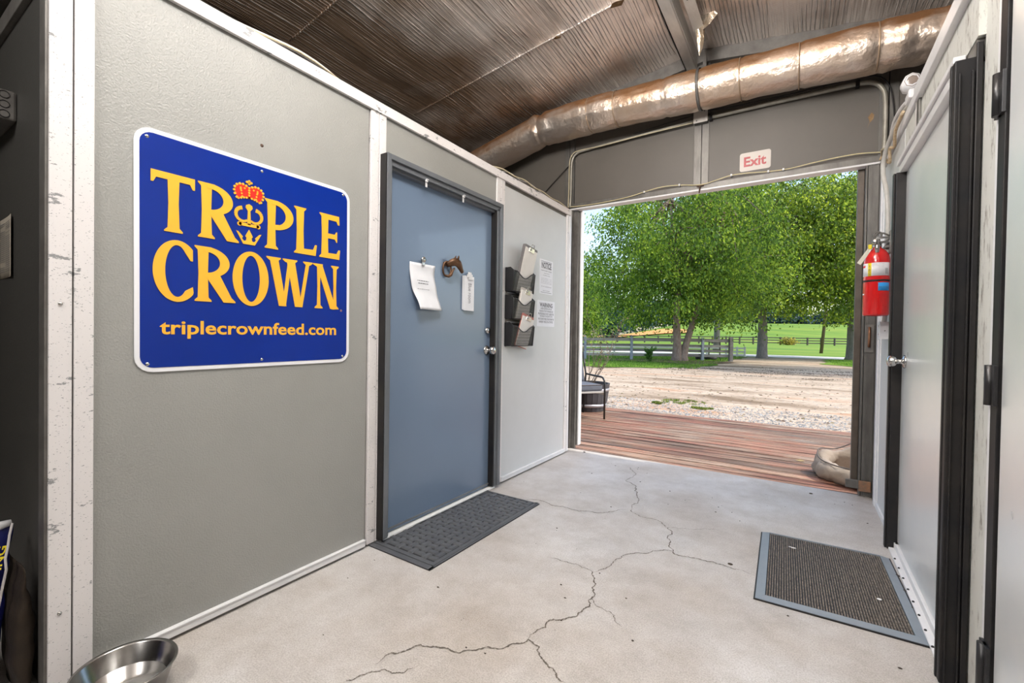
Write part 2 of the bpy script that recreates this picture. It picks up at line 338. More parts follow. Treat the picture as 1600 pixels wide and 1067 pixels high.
# ---- return wall facing the camera side, its shade painted in near black
wa = obj('wall_front', MB().box(-5, LX-.02, .376, .42, 0, 2.24), mat('shaded_return_panel', (.06, .058, .052), .5, var=(.05, .048, .044), vscale=1.5, bump=.3, bscale=150), None,
         'grey return wall left of the white corner post, its shade painted dark', 'wall', 'structure')
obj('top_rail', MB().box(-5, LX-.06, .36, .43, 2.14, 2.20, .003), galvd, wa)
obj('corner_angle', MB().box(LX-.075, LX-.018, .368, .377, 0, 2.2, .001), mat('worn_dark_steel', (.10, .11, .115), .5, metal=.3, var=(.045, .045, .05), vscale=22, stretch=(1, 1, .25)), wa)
# ---- right wall
wr = obj('wall_right', MB().box(RX+.012, RX+.06, 3.03, 3.885, .0, 2.28).box(RX+.004, RX+.07, 1.97, 3.13, 1.99, 2.05).box(RX+.03, RX+.07, 1.95, 3.13, 2.04, 2.28).box(RX+.03, RX+.08, -4.4, 1.93, 0, 2.9),
         galvd, None, 'right hall wall of pale crackled panels with two metal doors', 'wall', 'structure')
obj('wall_panel', MB().box(RX, RX+.012, 3.12, 3.83, .045, 2.225), panel2, wr)
obj('wall_panel', MB().box(RX+.002, RX+.03, 1.95, 3.12, 2.05, 2.225), crk, wr)
obj('wall_panel', MB().box(RX+.02, RX+.032, 1.775, 1.955, 0, 2.225), crk, wr)
obj('wall_panel', MB().box(RX+.02, RX+.032, .4, 1.775, 2.1, 2.225), crk, wr)
obj('channel_post', MB().box(RX-.012, RX+.015, 3.828, 3.885, 0, 2.235, .002), whitep, wr)
obj('channel_post', MB().box(RX-.006, RX+.015, 3.775, 3.822, 0, 2.235, .002), whitep, wr)
obj('channel_post', MB().box(RX-.008, RX+.01, 2.74, 2.79, 2.052, 2.24, .002), galv, wr)
obj('channel_post', MB().box(RX-.006, RX+.01, 2.80, 2.83, 2.052, 2.24, .002), white, wr)
obj('top_rail', MB().box(RX-.012, RX+.06, 2.79, 3.89, 2.236, 2.285, .003).box(RX-.02, RX+.05, .3, 2.79, 2.218, 2.285, .004), whitep, wr)
obj('base_rail', MB().box(RX-.008, RX+.012, 3.06, 3.83, .0, .042, .003), whitep, wr)
obj('door_sill', MB().box(RX-.03, RX+.01, 1.99, 3.09, .0, .012, .003).box(RX-.006, RX+.012, 1.99, 3.09, .012, .042, .003), whitep, wr)
rv = MB().sphere((0, 0, 0), .005, 8, 4); rvm = rv.mesh('rivet')
for i in range(9):
    b = obj('rivet', rvm, black, wr); b.location = (RX-.024, 2.05+i*.11, .013)

# ---- back (exit) wall with the big opening
wb = obj('wall_back', MB().box(-5, LX-.06, BY, BY+.06, 0, 2.40).box(RX+.06, 4.2, BY, BY+.06, 0, 2.40), galvd, None,
         'end wall over the wide doorway of grey-brown panels and steel posts', 'wall', 'structure')
def gable(x0, x1, z0, y0, y1):
    xs = [x0]+([-.73] if x0 < -.73 < x1 else [])+[x1]
    poly = [(x0, z0), (x1, z0)]+[(x, ridge(x)+.01) for x in reversed(xs)]
    return MB().prism(poly, y0, y1, lambda x, z, y: (x, y, z))
for a, b in ((-5, -1.99), (-1.89, -.788), (-.676, .425), (.53, 4.2)):
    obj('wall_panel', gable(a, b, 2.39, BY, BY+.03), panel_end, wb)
for a, b in ((-1.992, -1.945), (-1.94, -1.893), (-.790, -.735), (-.729, -.676), (.424, .474), (.480, .53)):
    obj('steel_post', gable(a, b, 2.345, BY-.012, BY+.02), galv, wb)
obj('header_rail', MB().box(-1.95, .47, BY-.014, BY+.06, 2.352, 2.396, .002), galv, wb)
obj('header_trim', MB().box(-1.93, .46, BY-.018, BY+.07, 2.338, 2.352, .002), whitep, wb)
for sx, x0, x1 in ((-1, -5, -.73), (1, -.73, 4.2)):
    P = [(x0, ridge(x0)-.11), (x1, ridge(x1)-.11), (x1, ridge(x1)), (x0, ridge(x0))]
    obj('rake_beam', MB().prism(P, BY-.05, BY+.0, lambda x, z, y: (x, y, z)), galvd, wb)
obj('stain', MB().prism([(.365, 2.68), (.385, 2.71), (.40, 2.69), (.395, 2.66), (.375, 2.64), (.36, 2.60), (.375, 2.65)], BY-.0005, BY, lambda x, z, y: (x, y, z)), mat('rust_brown', (.2, .1, .04), .8, var=(.3, .2, .1), vscale=50), wb)
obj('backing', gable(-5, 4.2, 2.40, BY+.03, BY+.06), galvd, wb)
# jambs of the opening
obj('jamb_post', MB().box(-1.93, -1.905, BY+.0, BY+.05, 0, 2.34).box(-1.905, -1.862, BY+.03, BY+.06, 0.0, 2.34), galvd, wb)
obj('jamb_post', MB().box(.375, .44, BY-.005, BY+.05, 0, 2.34, .003).box(.362, .372, BY-.01, BY+.055, 0, 2.34, .002).box(.392, .40, BY-.012, BY, 0, 2.34).box(.425, .433, BY-.012, BY, 0, 2.34), galv, wb)
obj('jamb_stop', MB().box(RX-.004, RX+.03, BY-.14, BY, 0, 2.34), galvd, wb)
# sliding doors pushed open, only their leading edges in the opening
d4 = obj('door_4', MB().box(.322, 1.6, BY+.075, BY+.115, .03, 2.42, .003), galvd, None, 'open sliding barn door, its brown steel edge beside the extinguisher', 'door', 'structure')
obj('edge_channel', MB().box(.322, .36, BY+.06, BY+.075, .03, 2.34, .002), mat('brown_steel', (.13, .105, .085), .45, metal=.4, var=(.09, .075, .06), vscale=14), d4)
obj('recessed_pull', MB().box(.375, .43, BY-.018, BY-.005, 1.02, 1.22, .004), galvd, d4)
obj('pull_cup', MB().tube([(.40, BY-.026, 1.06), (.40, BY-.034, 1.10), (.40, BY-.034, 1.16), (.40, BY-.026, 1.20)], .008, 8), mat('copper_brown', (.32, .16, .09), .4, metal=.6, var=(.22, .1, .05), vscale=20), d4)
obj('guide_bracket', MB().box(.285, .385, BY-.03, BY-.016, .055, .115, .004), galv, d4)
obj('guide_bracket', MB().box(.36, .43, BY-.034, BY-.02, .04, .115, .004), mat('rusty_plate', (.34, .17, .09), .6, metal=.3, var=(.2, .14, .1), vscale=40), d4)
d5 = obj('door_5', MB().box(-3.1, -1.85, BY+.075, BY+.115, .03, 2.42, .003), galv, None, 'open sliding barn door, its grey steel edge at the left jamb', 'door', 'structure')
obj('edge_channel', MB().box(-1.85, -1.835, BY+.06, BY+.12, .03, 2.34, .002), whitep, d5)
obj('inner_channel', MB().box(-1.90, -1.855, BY+.052, BY+.075, .03, 2.34, .002), galv, d5)
obj('recessed_pull', MB().box(-1.885, -1.862, BY+.044, BY+.054, 1.02, 1.22, .003), mat('copper_brown', (0, 0, 0)), d5)
obj('latch', MB().box(-1.89, -1.86, BY+.035, BY+.054, 1.31, 1.34, .003), galv, d5)

# ---- ceiling: two foil slopes with real sag and long creases
def roof(x0, x1, y0, y1, nx, ny, sag):
    mb = MB(); V = []
    for j in range(ny+1):
        y = y0+(y1-y0)*j/ny
        for i in range(nx+1):
            x = x0+(x1-x0)*i/nx; t = ((y-.6) % 1.22)/1.22; s = math.sin(PI*t)
            z = ridge(x)-sag*s*s*(.6+.4*noise.noise(Vector((x*1.3, y*.8, 1))))-.012*noise.noise(Vector((x*6, y*.5, 3)))-.004*abs(noise.noise(Vector((x*24, y*1.1, 7))))
            V.append((x, y, z))
    n = nx+1; mb.add(V, [(j*n+i, j*n+n+i, j*n+n+i+1, j*n+i+1) for j in range(ny) for i in range(nx)], True); return mb
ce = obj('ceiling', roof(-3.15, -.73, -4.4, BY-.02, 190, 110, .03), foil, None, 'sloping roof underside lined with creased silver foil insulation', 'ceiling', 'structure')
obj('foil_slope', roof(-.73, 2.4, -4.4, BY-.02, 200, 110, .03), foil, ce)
obj('roof_deck', MB().add([(-5.2, -4.5, 2.90), (-.73, -4.5, 3.53), (-.73, BY+.07, 3.53), (-5.2, BY+.07, 2.90)], [(0, 1, 2, 3)]).add([(-.73, -4.5, 3.53), (4.4, -4.5, 2.8), (4.4, BY+.07, 2.8), (-.73, BY+.07, 3.53)], [(0, 1, 2, 3)]), galvd, ce)
obj('eave_beam', MB().box(-3.20, -3.13, -4.4, BY, 2.98, 3.13, .004), galv, ce)
galvl = mat('underlit_galvanized', (.62, .61, .58), .42, metal=.35, var=(.5, .49, .46), vscale=14, stretch=(1, .3, 1))  # paler copy of the steel, light from below put into its colour
obj('ridge_beam', MB().box(-.86, -.775, -4.4, BY-.05, 3.345, 3.353).box(-.778, -.77, -4.4, BY-.05, 3.345, 3.49).box(-.86, -.852, -4.4, BY-.05, 3.345, 3.37), galvl, ce)
obj('ridge_plate', MB().box(-.715, -.65, -4.4, BY-.3, 3.40, 3.408).box(-.722, -.715, -4.4, BY-.3, 3.40, 3.48), galvl, ce)
for y in (2.55, 3.2):
    for x in (-.70, -.675):
        obj('slot', MB().box(x, x+.008, y, y+.02, 3.3985, 3.40), black, ce)
for y in (.6, 1.82, 3.04):
    for sx in (-1, 1):
        P = []
        for i in range(30):
            x = -.73+sx*2.35*i/29; P.append((x, y+.006*noise.noise(Vector((x*9, y, 0))), ridge(x)-.004))
        obj('foil_seam', MB().tube(P, .006, 6), foil, ce)
tornm = mat('torn_foil', (.75, .66, .55), .3, metal=.8, var=(.5, .35, .2), vscale=14, bump=.8, bscale=30, bdist=.01)
def rag(pts, seed):
    rd = random.Random(seed); mb = MB(); n = len(pts)
    front = [Vector(p) for p in pts]; c = sum(front, Vector())/n
    vs = [c+Vector((0, -.012, 0))]+front+[(f+c)/2+Vector((rd.uniform(-.012, .012), rd.uniform(-.02, .02), rd.uniform(-.01, .01))) for f in front]
    fs = []
    for i in range(n):
        j = (i+1) % n; fs += [(1+i, 1+j, 1+n+j, 1+n+i), (1+n+i, 1+n+j, 0)]
    return mb.add(vs, fs)
obj('torn_flap', rag([(-.72, 3.55, 3.47), (-.60, 3.5, 3.49), (-.55, 3.52, 3.44), (-.64, 3.55, 3.40), (-.66, 3.58, 3.26), (-.685, 3.6, 3.22), (-.70, 3.58, 3.33)], 3), tornm, ce)
obj('torn_flap', rag([(-.66, 3.05, 3.49), (-.52, 3.0, 3.48), (-.50, 3.08, 3.43), (-.58, 3.14, 3.39), (-.64, 3.12, 3.42)], 4), tornm, ce)
brown = mat('exposed_felt', (.28, .17, .07), .9, var=(.15, .09, .04), vscale=40)
obj('torn_flap', rag([(-1.17, 3.02, 3.40), (-1.10, 3.06, 3.42), (-1.06, 3.0, 3.41), (-1.09, 2.94, 3.37), (-1.14, 2.97, 3.39)], 5), brown, ce)
obj('torn_flap', rag([(-1.62, 3.02, 3.34), (-1.57, 3.05, 3.35), (-1.55, 3.02, 3.34), (-1.58, 2.98, 3.32)], 6), brown, ce)
# walls that close the barn outside the frame
obj('wall_outer', MB().box(-5.1, -5, -4.5, BY+.06, 0, 2.95).box(-5, 4.3, -4.6, -4.5, 0, 3.6).box(4.2, 4.3, -4.5, BY+.06, 0, 2.9), panel_end, None, 'barn shell walls beyond the hall, outside the frame', 'wall', 'structure')

# ---- made-up fixtures for the added fill lights (above the frame)
tube_m = mat('added_lamp_tube', (.9, .9, .9), .4, emit=(1, .94, .86, 6))
for i, (x, y) in enumerate(((-.72, .95), (-1.0, -1.2))):
    t = thing('fill_fixture', ('added twin tube fill light, unseen above the near end of the hall', 'added twin tube fill light, unseen behind the viewer')[i], 'lamp', (x, y, 2.98))
    obj('housing', MB().box(-.09, .09, -.62, .62, 0, .035, .006), whitep, t)
    for s in (-.05, .05): obj('tube', MB().tube([(s, -.58, -.018), (s, .58, -.018)], .012, 10), tube_m, t)
    [obj('chain', MB().tube([(0, s, .035), (0, s, .36)], .003, 6), galv, t) for s in (-.5, .5)]

# ================================================================== DOORS
# left door, set proud of the wall in a grey steel frame
FX = -1.812
d1 = thing('door_1', 'slate blue steel door in a grey frame on the left wall', 'door', (-1.87, 2.14, 0), kind='structure')
def loc(o, ref):  # world-coordinate mesh under a translated root
    o.location = -Vector(ref.location); return o
W0, W1 = 1.605, 2.681
lf = loc(obj('door_leaf', MB().box(-1.90, -1.872, 1.65, 2.64, .02, 2.0, .002), doorm, d1), d1)
fr = MB()
for a, b in ((W0, 1.634), (2.652, W1)): fr.box(-1.885, FX, a, b, .026, 2.04, .002)
for a, b in ((1.634, 1.648), (2.625, 2.652)): fr.box(-1.885, FX-.012, a, b, .026, 2.0, .002)
fr.box(-1.885, FX, 1.634, 2.652, 2.012, 2.04, .002).box(-1.885, FX-.012, 1.636, 2.65, 1.985, 2.012, .002).box(-1.885, FX-.03, 1.65, 2.625, 1.97, 1.985, .001)
loc(obj('door_frame', fr, framem, d1), d1)
loc(obj('frame_shade', MB().box(-1.885, FX-.004, 1.598, 1.606, .02, 2.035).box(-1.870, FX-.016, 2.612, 2.626, .026, 1.985), black, d1, 'black strips painted for the shaded sides of the frame'), d1)  # black strips stand in for shade on the frame's near-facing sides
loc(obj('kick_lip', MB().box(-1.872, -1.862, 1.655, 2.625, .035, .045, .002), framem, d1), d1)
loc(obj('gap_light', MB().box(-1.885, -1.84, 1.61, 2.66, .002, .016, .002), mat('painted_gap_light', (.86, .86, .84), .4, var=(.8, .8, .78), vscale=30), d1, 'pale strip painted as light showing under the door'), d1)  # light under the raised door, painted as a pale strip
def knob(parent, x, y, z, sx, big=True, name='door_knob'):
    s = 1 if big else .8
    pr = [(.0001, 0), (.032, 0), (.034, .004), (.028, .010), (.013, .014), (.012, .034), (.022, .040), (.029, .052), (.027, .066), (.016, .074), (.0001, .075)] if big else \
         [(.0001, 0), (.028, 0), (.030, .004), (.027, .016), (.024, .020), (.0001, .021)]
    return obj(name, MB().lathe([(r_*s, h*sx) for r_, h in pr], 28, (x, y, z), 'X'), chrome, parent)
loc(knob(d1, -1.872, 2.575, .996, 1), d1); loc(knob(d1, -1.872, 2.572, 1.135, 1, False, 'deadbolt'), d1)
for y, z in ((1.905, 1.985), (2.24, 1.985)):
    t = thing('over_door_hook', ('left-hand' if y < 2 else 'right-hand')+' small white hook hung over the top of the slate door', 'hook', (-1.86, y, 1.99))
    obj('strap', MB().box(-.003, .046, -.007, .007, -.004, .0).box(.032, .035, -.007, .007, -.045, .0, .001), whitep, t)
    obj('lip', MB().box(.035, .042, -.012, .006, -.016, -.006, .001), whitep, t)
# right wall door
d2 = thing('door_2', 'satin steel door in a black frame past the ribbed mat', 'door', (RX, 2.5, 0), kind='structure')
loc(obj('door_leaf', MB().box(RX+.006, RX+.03, 1.99, 3.09, .045, 1.985, .002), satin, d2), d2)
loc(obj('far_jamb', MB().box(.404, RX+.012, 3.085, 3.13, .0, 1.99, .003).box(.395, .404, 3.10, 3.135, 0, 1.99, .002), black, d2), d2)
loc(obj('near_jamb', MB().box(.394, .455, 1.965, 1.995, .0, 1.995, .003).box(.391, .398, 1.995, 2.01, 0, 1.995, .002).box(.403, .407, 1.955, 1.965, 0, 1.95, .001).box(.432, .437, 1.953, 1.965, 0, 1.95, .001).box(.441, .457, 1.955, 1.965, 0, 2.035, .003), black, d2), d2)
loc(obj('head_trim', MB().box(.418, RX+.02, 2.06, 3.12, 1.988, 2.03, .003).box(.408, RX, 2.06, 3.12, 2.03, 2.052, .003), whitep, d2, 'white head trim above the black jambs'), d2)
loc(knob(d2, RX+.006, 2.99, 1.0, -1), d2)
# nearest door on the right
d3 = thing('door_3', 'nearest satin steel door at the right edge with black hinges', 'door', (RX+.02, 1.2, 0), kind='structure')
loc(obj('door_leaf', MB().box(RX+.012, RX+.04, .85, 1.714, .02, 2.1, .002), satin, d3), d3)
loc(obj('hinge_stile', MB().box(RX+.006, RX+.03, 1.724, 1.773, 0, 2.15, .002), black, d3), d3)
loc(obj('stop_strip', MB().box(RX+.008, RX+.021, 1.776, 1.798, 0, 2.2, .002), whitep, d3), d3)
for z0, z1 in ((.12, .27), (.93, 1.04), (1.72, 1.835)):
    loc(obj('hinge', MB().tube([(RX-.002, 1.752, z0), (RX-.002, 1.752, z1)], .011, 12).box(RX-.001, RX+.008, 1.722, 1.782, z0, z1, .001), blackm, d3), d3)
# ================================================================== LEFT WALL THINGS
blue = mat('sign_blue', (.001, .023, .25), .28, spec=.3, var=(.001, .020, .22), vscale=3)
gold = mat('sign_gold', (.86, .44, .03), .35); red = mat('sign_red', (.85, .02, .01), .35)
signw = mat('sign_white', (.82, .82, .84), .35)
def flat_(poly, z0, z1, mb): mb.prism(poly, z0, z1)
def serif_letter(ch, x0, x1, y0, y1, mb, z0=.0, z1=.0012):
    """flared roman capitals in a unit-high box, scaled into x0..x1, y0..y1"""
    w = (x1-x0)/(y1-y0); P = []
    st = .175; s = .050
    def stem(cx, ya=0, yb=1, sw=st, sf=s):
        h = sw/2; P.append([(cx-h-sf, ya), (cx+h+sf, ya), (cx+h+sf, ya+.022), (cx+h, ya+.075), (cx+h-.012, (ya+yb)/2), (cx+h, yb-.075), (cx+h+sf, yb-.022), (cx+h+sf, yb),
                                (cx-h-sf, yb), (cx-h-sf, yb-.022), (cx-h, yb-.075), (cx-h+.012, (ya+yb)/2), (cx-h, ya+.075), (cx-h-sf, ya+.022)])
    def ring(cx, cy, rx, ry, tx, ty, a0, a1, n=28, ex=2.0):
        o, i = [], []
        for k in range(n+1):
            a = R(a0+(a1-a0)*k/n); c_, s_ = math.cos(a), math.sin(a)
            o.append((cx+rx*c_, cy+ry*s_)); i.append((cx+(rx-tx)*c_, cy+(ry-ty)*s_))
        for k in range(n): P.append([o[k], o[k+1], i[k+1], i[k]])
    if ch == 'T':
        stem(w/2); P.append([(0, 1), (w, 1), (w, .80), (w-.035, .80), (w-.075, .885), (w/2, .885), (.075, .885), (.035, .80), (0, .80)])
    elif ch in 'RP':
        cx = st/2+s; stem(cx); bx = cx+st/2-.03
        rx = (w*.86-bx) if ch == 'R' else (w-bx); yc, ry = (.72, .28) if ch == 'R' else (.70, .30)
        ring(bx, yc, rx, ry, .165, .09, -90, 90)
        P.append([(bx-.05, yc+ry), (bx, yc+ry), (bx, yc+ry-.09), (bx-.05, yc+ry-.09)])
        if ch == 'R':
            P.append([(bx-.0, yc-ry), (bx+.10, yc-ry+.10), (bx+.225, yc-ry+.05), (w-.06, .09), (w+.01, .025), (w+.01, 0), (w-.20, 0)])
        else: P.append([(bx+.03, yc-ry), (bx+.10, yc-ry+.115), (bx+.0, yc-ry+.10)])
    elif ch == 'L':
        stem(st/2+s); P.append([(st/2+s, 0), (w-.03, 0), (w, .24), (w-.04, .24), (w-.09, .125), (st/2+s, .115)])
    elif ch == 'E':
        stem(st/2+s); c = st/2+s
        P.append([(c, 0), (w-.02, 0), (w, .22), (w-.04, .22), (w-.09, .125), (c, .115)])
        P.append([(c, 1), (w-.03, 1), (w-.02, .80), (w-.06, .80), (w-.1, .875), (c, .885)])
        P.append([(c, .455), (w-.14, .455), (w-.10, .39), (w-.08, .39), (w-.08, .63), (w-.10, .63), (w-.14, .565), (c, .565)])
    elif ch == 'C':
        rx_ = w*.60; ring(rx_, .5, rx_, .535, .175, .085, 48, 312, 44)
        c_, s_ = math.cos(R(48)), math.sin(R(48))
        P.append([(rx_+rx_*c_, .5+.535*s_), (w, .90), (w, .70), (w-.035, .70), (rx_+(rx_-.175)*c_, .5+.45*s_)])
        P.append([(rx_+rx_*c_, .5-.535*s_), (w+.01, .14), (w, .24), (rx_+(rx_-.175)*c_, .5-.45*s_)])
    elif ch == 'O': ring(w/2, .5, w/2, .535, .175, .08, 0, 360, 48)
    elif ch == 'W':
        def bar(xa, xb, t0, t1): P.append([(xa-t0/2, 1), (xa+t0/2, 1), (xb+t1/2, 0), (xb-t1/2, 0)])
        a = .15; b = w*.335; c = w*.52; d = w*.70; e = w-.11
        bar(a, b, .18, .16); bar(c-.03, b+.03, .08, .075); bar(c-.02, d-.02, .18, .16); bar(e, d+.03, .08, .075)
        for x, hw in ((a, .15), (c-.03, .16), (e, .11)): P.append([(x-hw, 1), (x+hw, 1), (x+hw, .975), (x+hw-.06, .93), (x-hw+.06, .93), (x-hw, .975)])
    elif ch == 'N':
        stem(.14, 0, 1, .085, .055); stem(w-.16, 0, 1, .09, .055)
        P.append([(.0, 1), (.22, 1), (w-.125, .0), (w-.20, -.01), (w-.28, .0), (.10, .93), (.0, .975)])
    H = y1-y0; wo = max(max(p[0] for p in q) for q in P)
    for k, q in enumerate(P): mb.prism([(x0+x*H, y0+y*H) for x, y in q], z0, z1+k*.00002)
sg = thing('wall_sign', 'large blue feed sign with gold serif letters and three crowns', 'sign', (LX-.004, .58, .963), (R(90), 0, R(90)))
sg.rotation_euler = (Matrix.Rotation(R(90), 3, 'Z') @ Matrix.Rotation(R(90), 3, 'X') @ Matrix.Rotation(R(.35), 3, 'Z')).to_euler()
obj('border', MB().prism(rrect(-.003, .840, -.006, .822, .052), .001, .005), signw, sg, 'white embossed border')
obj('face', MB().prism(rrect(.012, .825, .009, .807, .038), .005, .0062), blue, sg)
LT = MB()
for ch, a, b in (('T', .042, .174), ('R', .184, .323), ('P', .427, .55), ('L', .554, .663), ('E', .676, .785)): serif_letter(ch, a, b, .482, .685, LT, .0062, .0084)
for ch, a, b in (('C', .047, .167), ('R', .173, .311), ('O', .303, .443), ('W', .434, .642), ('N', .645, .790)): serif_letter(ch, a, b, .246, .449, LT, .0062, .0084)
obj('lettering', LT, gold, sg, 'gold words TRIPLE CROWN')
obj('web_address', textmesh('triplecrownfeed.com', .067, .766, .108, .174, .0074, .001, .020), gold, sg, 'gold web address line')
obj('registered_mark', textmesh('®', .788, .798, .236, .246, .0070, 0, 0), gold, sg)
# three stacked crowns
c1 = MB(); c1.prism([(.322, .652), (.312, .675), (.311, .693), (.322, .706), (.340, .712), (.3645, .705), (.389, .712), (.407, .706), (.418, .693), (.417, .675), (.407, .652), (.385, .660), (.3645, .662), (.344, .660)], .0062, .0074)
cc_ = obj('crown_cap', c1, red, sg, 'red cap of the top crown'); cc_.location = (0, .006, 0)
c2 = MB()
def dot(x, y, r=.0048, z1=.0092): c2.prism([(x+r*math.cos(2*PI*k/10), y+r*math.sin(2*PI*k/10)) for k in range(10)], .0062, z1)
arc = [(.318, .655), (.311, .668), (.308, .681), (.310, .694), (.318, .704), (.329, .710), (.341, .711), (.353, .707)]
for x, y in arc: dot(x, y); dot(.729-x, y)
for k in range(9): dot(.324+k*.0101, .652+.010*math.sin(PI*k/8), .0042)
for k in range(5): dot(.3645, .662+k*.0098, .0042)
for k in range(4): dot(.338-.002*k, .662+.011*k, .0036); dot(.391+.002*k, .662+.011*k, .0036)
for x, y in ((.332, .690), (.347, .696), (.382, .696), (.397, .690)): dot(x, y, .0036)
for x, y in ((.3645, .717), (.3645, .728), (.356, .723), (.373, .723), (.3645, .7225)): dot(x, y, .0047)
for s in (-1, 1):   # middle crown: curled arches
    pts = []
    for k in range(15):
        a = R(95+s*0+k*(215/14)); pts.append((.3645+s*(.024-.026*math.cos(a+R(0)))*1.0, .592+.026*math.sin(a)))
    for k in range(14):
        (xa, ya), (xb, yb) = pts[k], pts[k+1]; d = Vector((xb-xa, yb-ya)).normalized(); t = .0072*(1-.45*k/14)
        c2.prism([(xa-d.y*t, ya+d.x*t), (xb-d.y*t, yb+d.x*t), (xb+d.y*t, yb-d.x*t), (xa+d.y*t, ya-d.x*t)], .0062, .0085)
c2.prism([(.3575, .555), (.3715, .555), (.369, .610), (.378, .622), (.376, .632), (.3645, .638), (.353, .632), (.351, .622), (.360, .610)], .0062, .0085)
c2.prism(rrect(.325, .404, .548, .560, .0058), .0062, .0085)
for x in (.328, .401): dot(x, .5535, .0085, .0085)
c2.prism([(.342, .477), (.387, .477), (.413, .525), (.405, .523), (.388, .505), (.392, .498), (.384, .489), (.376, .492), (.374, .503), (.379, .509), (.3645, .536), (.350, .509), (.355, .503), (.353, .492), (.345, .489), (.337, .498), (.341, .505), (.324, .523), (.316, .525)], .0062, .0085)
ce_ = obj('crown_emblem', c2, gold, sg, 'gold beads and crowns'); ce_.location = (0, .006, 0)
scm = MB().lathe([(.0001, .0025), (.004, .002), (.006, .0)], 10).mesh('screw')
for x, y in ((.033, .790), (.416, .790), (.802, .795), (.033, .022), (.417, .022), (.803, .022)):
    s = obj('screw', scm, chrome, sg); s.location = (x, y, .0062)

# papers on the slate door
def sheet(w, h, nx, ny, f, th=.0008):
    V = []; n = nx+1
    for s in (0, 1):
        for j in range(ny+1):
            for i in range(nx+1):
                u, v = i/nx, j/ny; x, y, z = f(u*w, v*h); V.append((x, y, z-s*th))
    B = n*(ny+1); F = [(j*n+i, j*n+i+1, j*n+n+i+1, j*n+n+i) for j in range(ny) for i in range(nx)]
    F += [tuple(B+k for k in reversed(q)) for q in F]
    for i in range(nx): F += [(i, B+i, B+i+1, i+1), (ny*n+i+1, B+ny*n+i+1, B+ny*n+i, ny*n+i)]
    for j in range(ny): F += [(j*n, j*n+n, B+j*n+n, B+j*n), (j*n+nx, B+j*n+nx, B+j*n+n+nx, j*n+n+nx)]
    m = MB(); m.add(V, F, True); return m
def lines(mb, x0, x1, ys, z, h=.003, jitter=.1, zf=None):
    rd = random.Random(int(x0*1e4)+len(ys))
    for y in ys:
        x = x0+rd.uniform(0, jitter)*(x1-x0)
        while x < x1-.002:
            w_ = min(rd.uniform(.006, .02), x1-x); zz = zf(x, y) if zf else z
            mb.add([(x, y, zz), (x+w_, y, zf(x+w_, y) if zf else z), (x+w_, y+h, zf(x+w_, y+h) if zf else z), (x, y+h, zf(x, y+h) if zf else z)], [(0, 1, 2, 3)]); x += w_+.004
DX = -1.872
nt_ = thing('posted_letter', 'curling white letter held by a silver clip on the slate door', 'paper', (DX, 1.82, 1.245), ONLEFT)
cz = lambda x, y: .006+.045*max(0, 1-y/.20)**1.6*(.4+.6*(1-x/.21))+.004*math.sin(y*45+x*6)
lx = lambda x, y: (x+.045*max(0, 1-y/.25)**1.5+.004*math.sin(y*30), y, cz(x, y))
obj('sheet', sheet(.205, .268, 10, 16, lx), paper, nt_)
lm = MB(); lines(lm, .055, .15, (.165, .150), 0, .004, .2, lambda x, y: cz(x-.01, y)+.0012); lines(lm, .05, .16, (.118,), 0, .002, .1, lambda x, y: cz(x-.01, y)+.0012)
obj('printed_lines', lm, ink, nt_, kind='stuff')
ck = thing('round_clip', 'round silver clip gripping the curling letter', 'clip', (DX, 1.925, 1.515), ONLEFT)
obj('disc', MB().lathe([(.0001, .018), (.014, .018), (.017, .014), (.017, .010), (.012, .008), (.012, .0)], 18, (0, .022, 0)), chrome, ck)
obj('jaw', MB().box(-.012, .012, -.012, .010, .006, .013, .002).box(-.010, .010, -.002, .022, .008, .012, .002), chrome, ck)
sl = thing('note_slips', 'narrow bundle of white slips lettered sideways on the slate door', 'paper', (DX, 2.295, 1.268), ONLEFT)
for k in range(3):
    obj('slip', MB().box(-.004+k*.004, .104+k*.002, .000-k*.003, .222, .004+k*.005, .0065+k*.005, .0006), paper, sl)
tm = textmesh('Blue room', 0, .13, 0, .035, 0, 0, 0)
tm.v = [(.045+y, .175-x, .0170) for x, y, z in tm.v]
obj('handwriting', tm, ink, sl)
obj('clip', MB().box(.038, .086, .196, .236, .0168, .022, .003).box(.045, .08, .224, .250, .010, .018, .003).box(.03, .05, .21, .235, .014, .026, .003), whitep, sl, 'white plastic clip')
# horse head knocker
bronze = mat('aged_bronze', (.075, .035, .018), .38, metal=.5, var=(.13, .065, .03), vscale=40, bump=.3, bscale=120, bdist=.001)
hk = thing('horse_head_hook', 'small bronze horse head hook with bridle ring on the slate door', 'door knocker', (DX, 2.105, 1.462), ONLEFT)
def loft(sections, n=12):
    mb = MB()
    for (c, rx, ry, d) in sections:
        c = Vector(c); d = Vector(d).normalized(); u = Vector((0, 0, 1)); v = u.cross(d).normalized()
        for k in range(n):
            a = 2*PI*k/n; mb.v.append(tuple(c+u*math.cos(a)*rx+v*math.sin(a)*ry))
    m_ = len(sections)
    for i in range(m_-1):
        for k in range(n): mb.f.append((i*n+k, i*n+(k+1) % n, (i+1)*n+(k+1) % n, (i+1)*n+k)); mb.sm.append(True)
    mb.f += [tuple(reversed(range(n))), tuple((m_-1)*n+k for k in range(n))]; mb.sm += [False, False]; return mb
hd = loft([((.020, .070, .018), .010, .014, (1, .9, 0)), ((.038, .082, .034), .013, .020, (1, .7, 0)), ((.056, .092, .046), .015, .024, (1, .3, 0)), ((.072, .093, .052), .017, .027, (1, -.3, 0)),
           ((.088, .083, .054), .017, .026, (1, -.7, 0)), ((.101, .068, .054), .0145, .021, (1, -.95, 0)), ((.113, .053, .053), .0115, .0155, (1, -1, 0)), ((.123, .042, .052), .012, .0135, (1, -1, 0)), ((.130, .034, .051), .008, .008, (1, -1.1, 0))], 14)
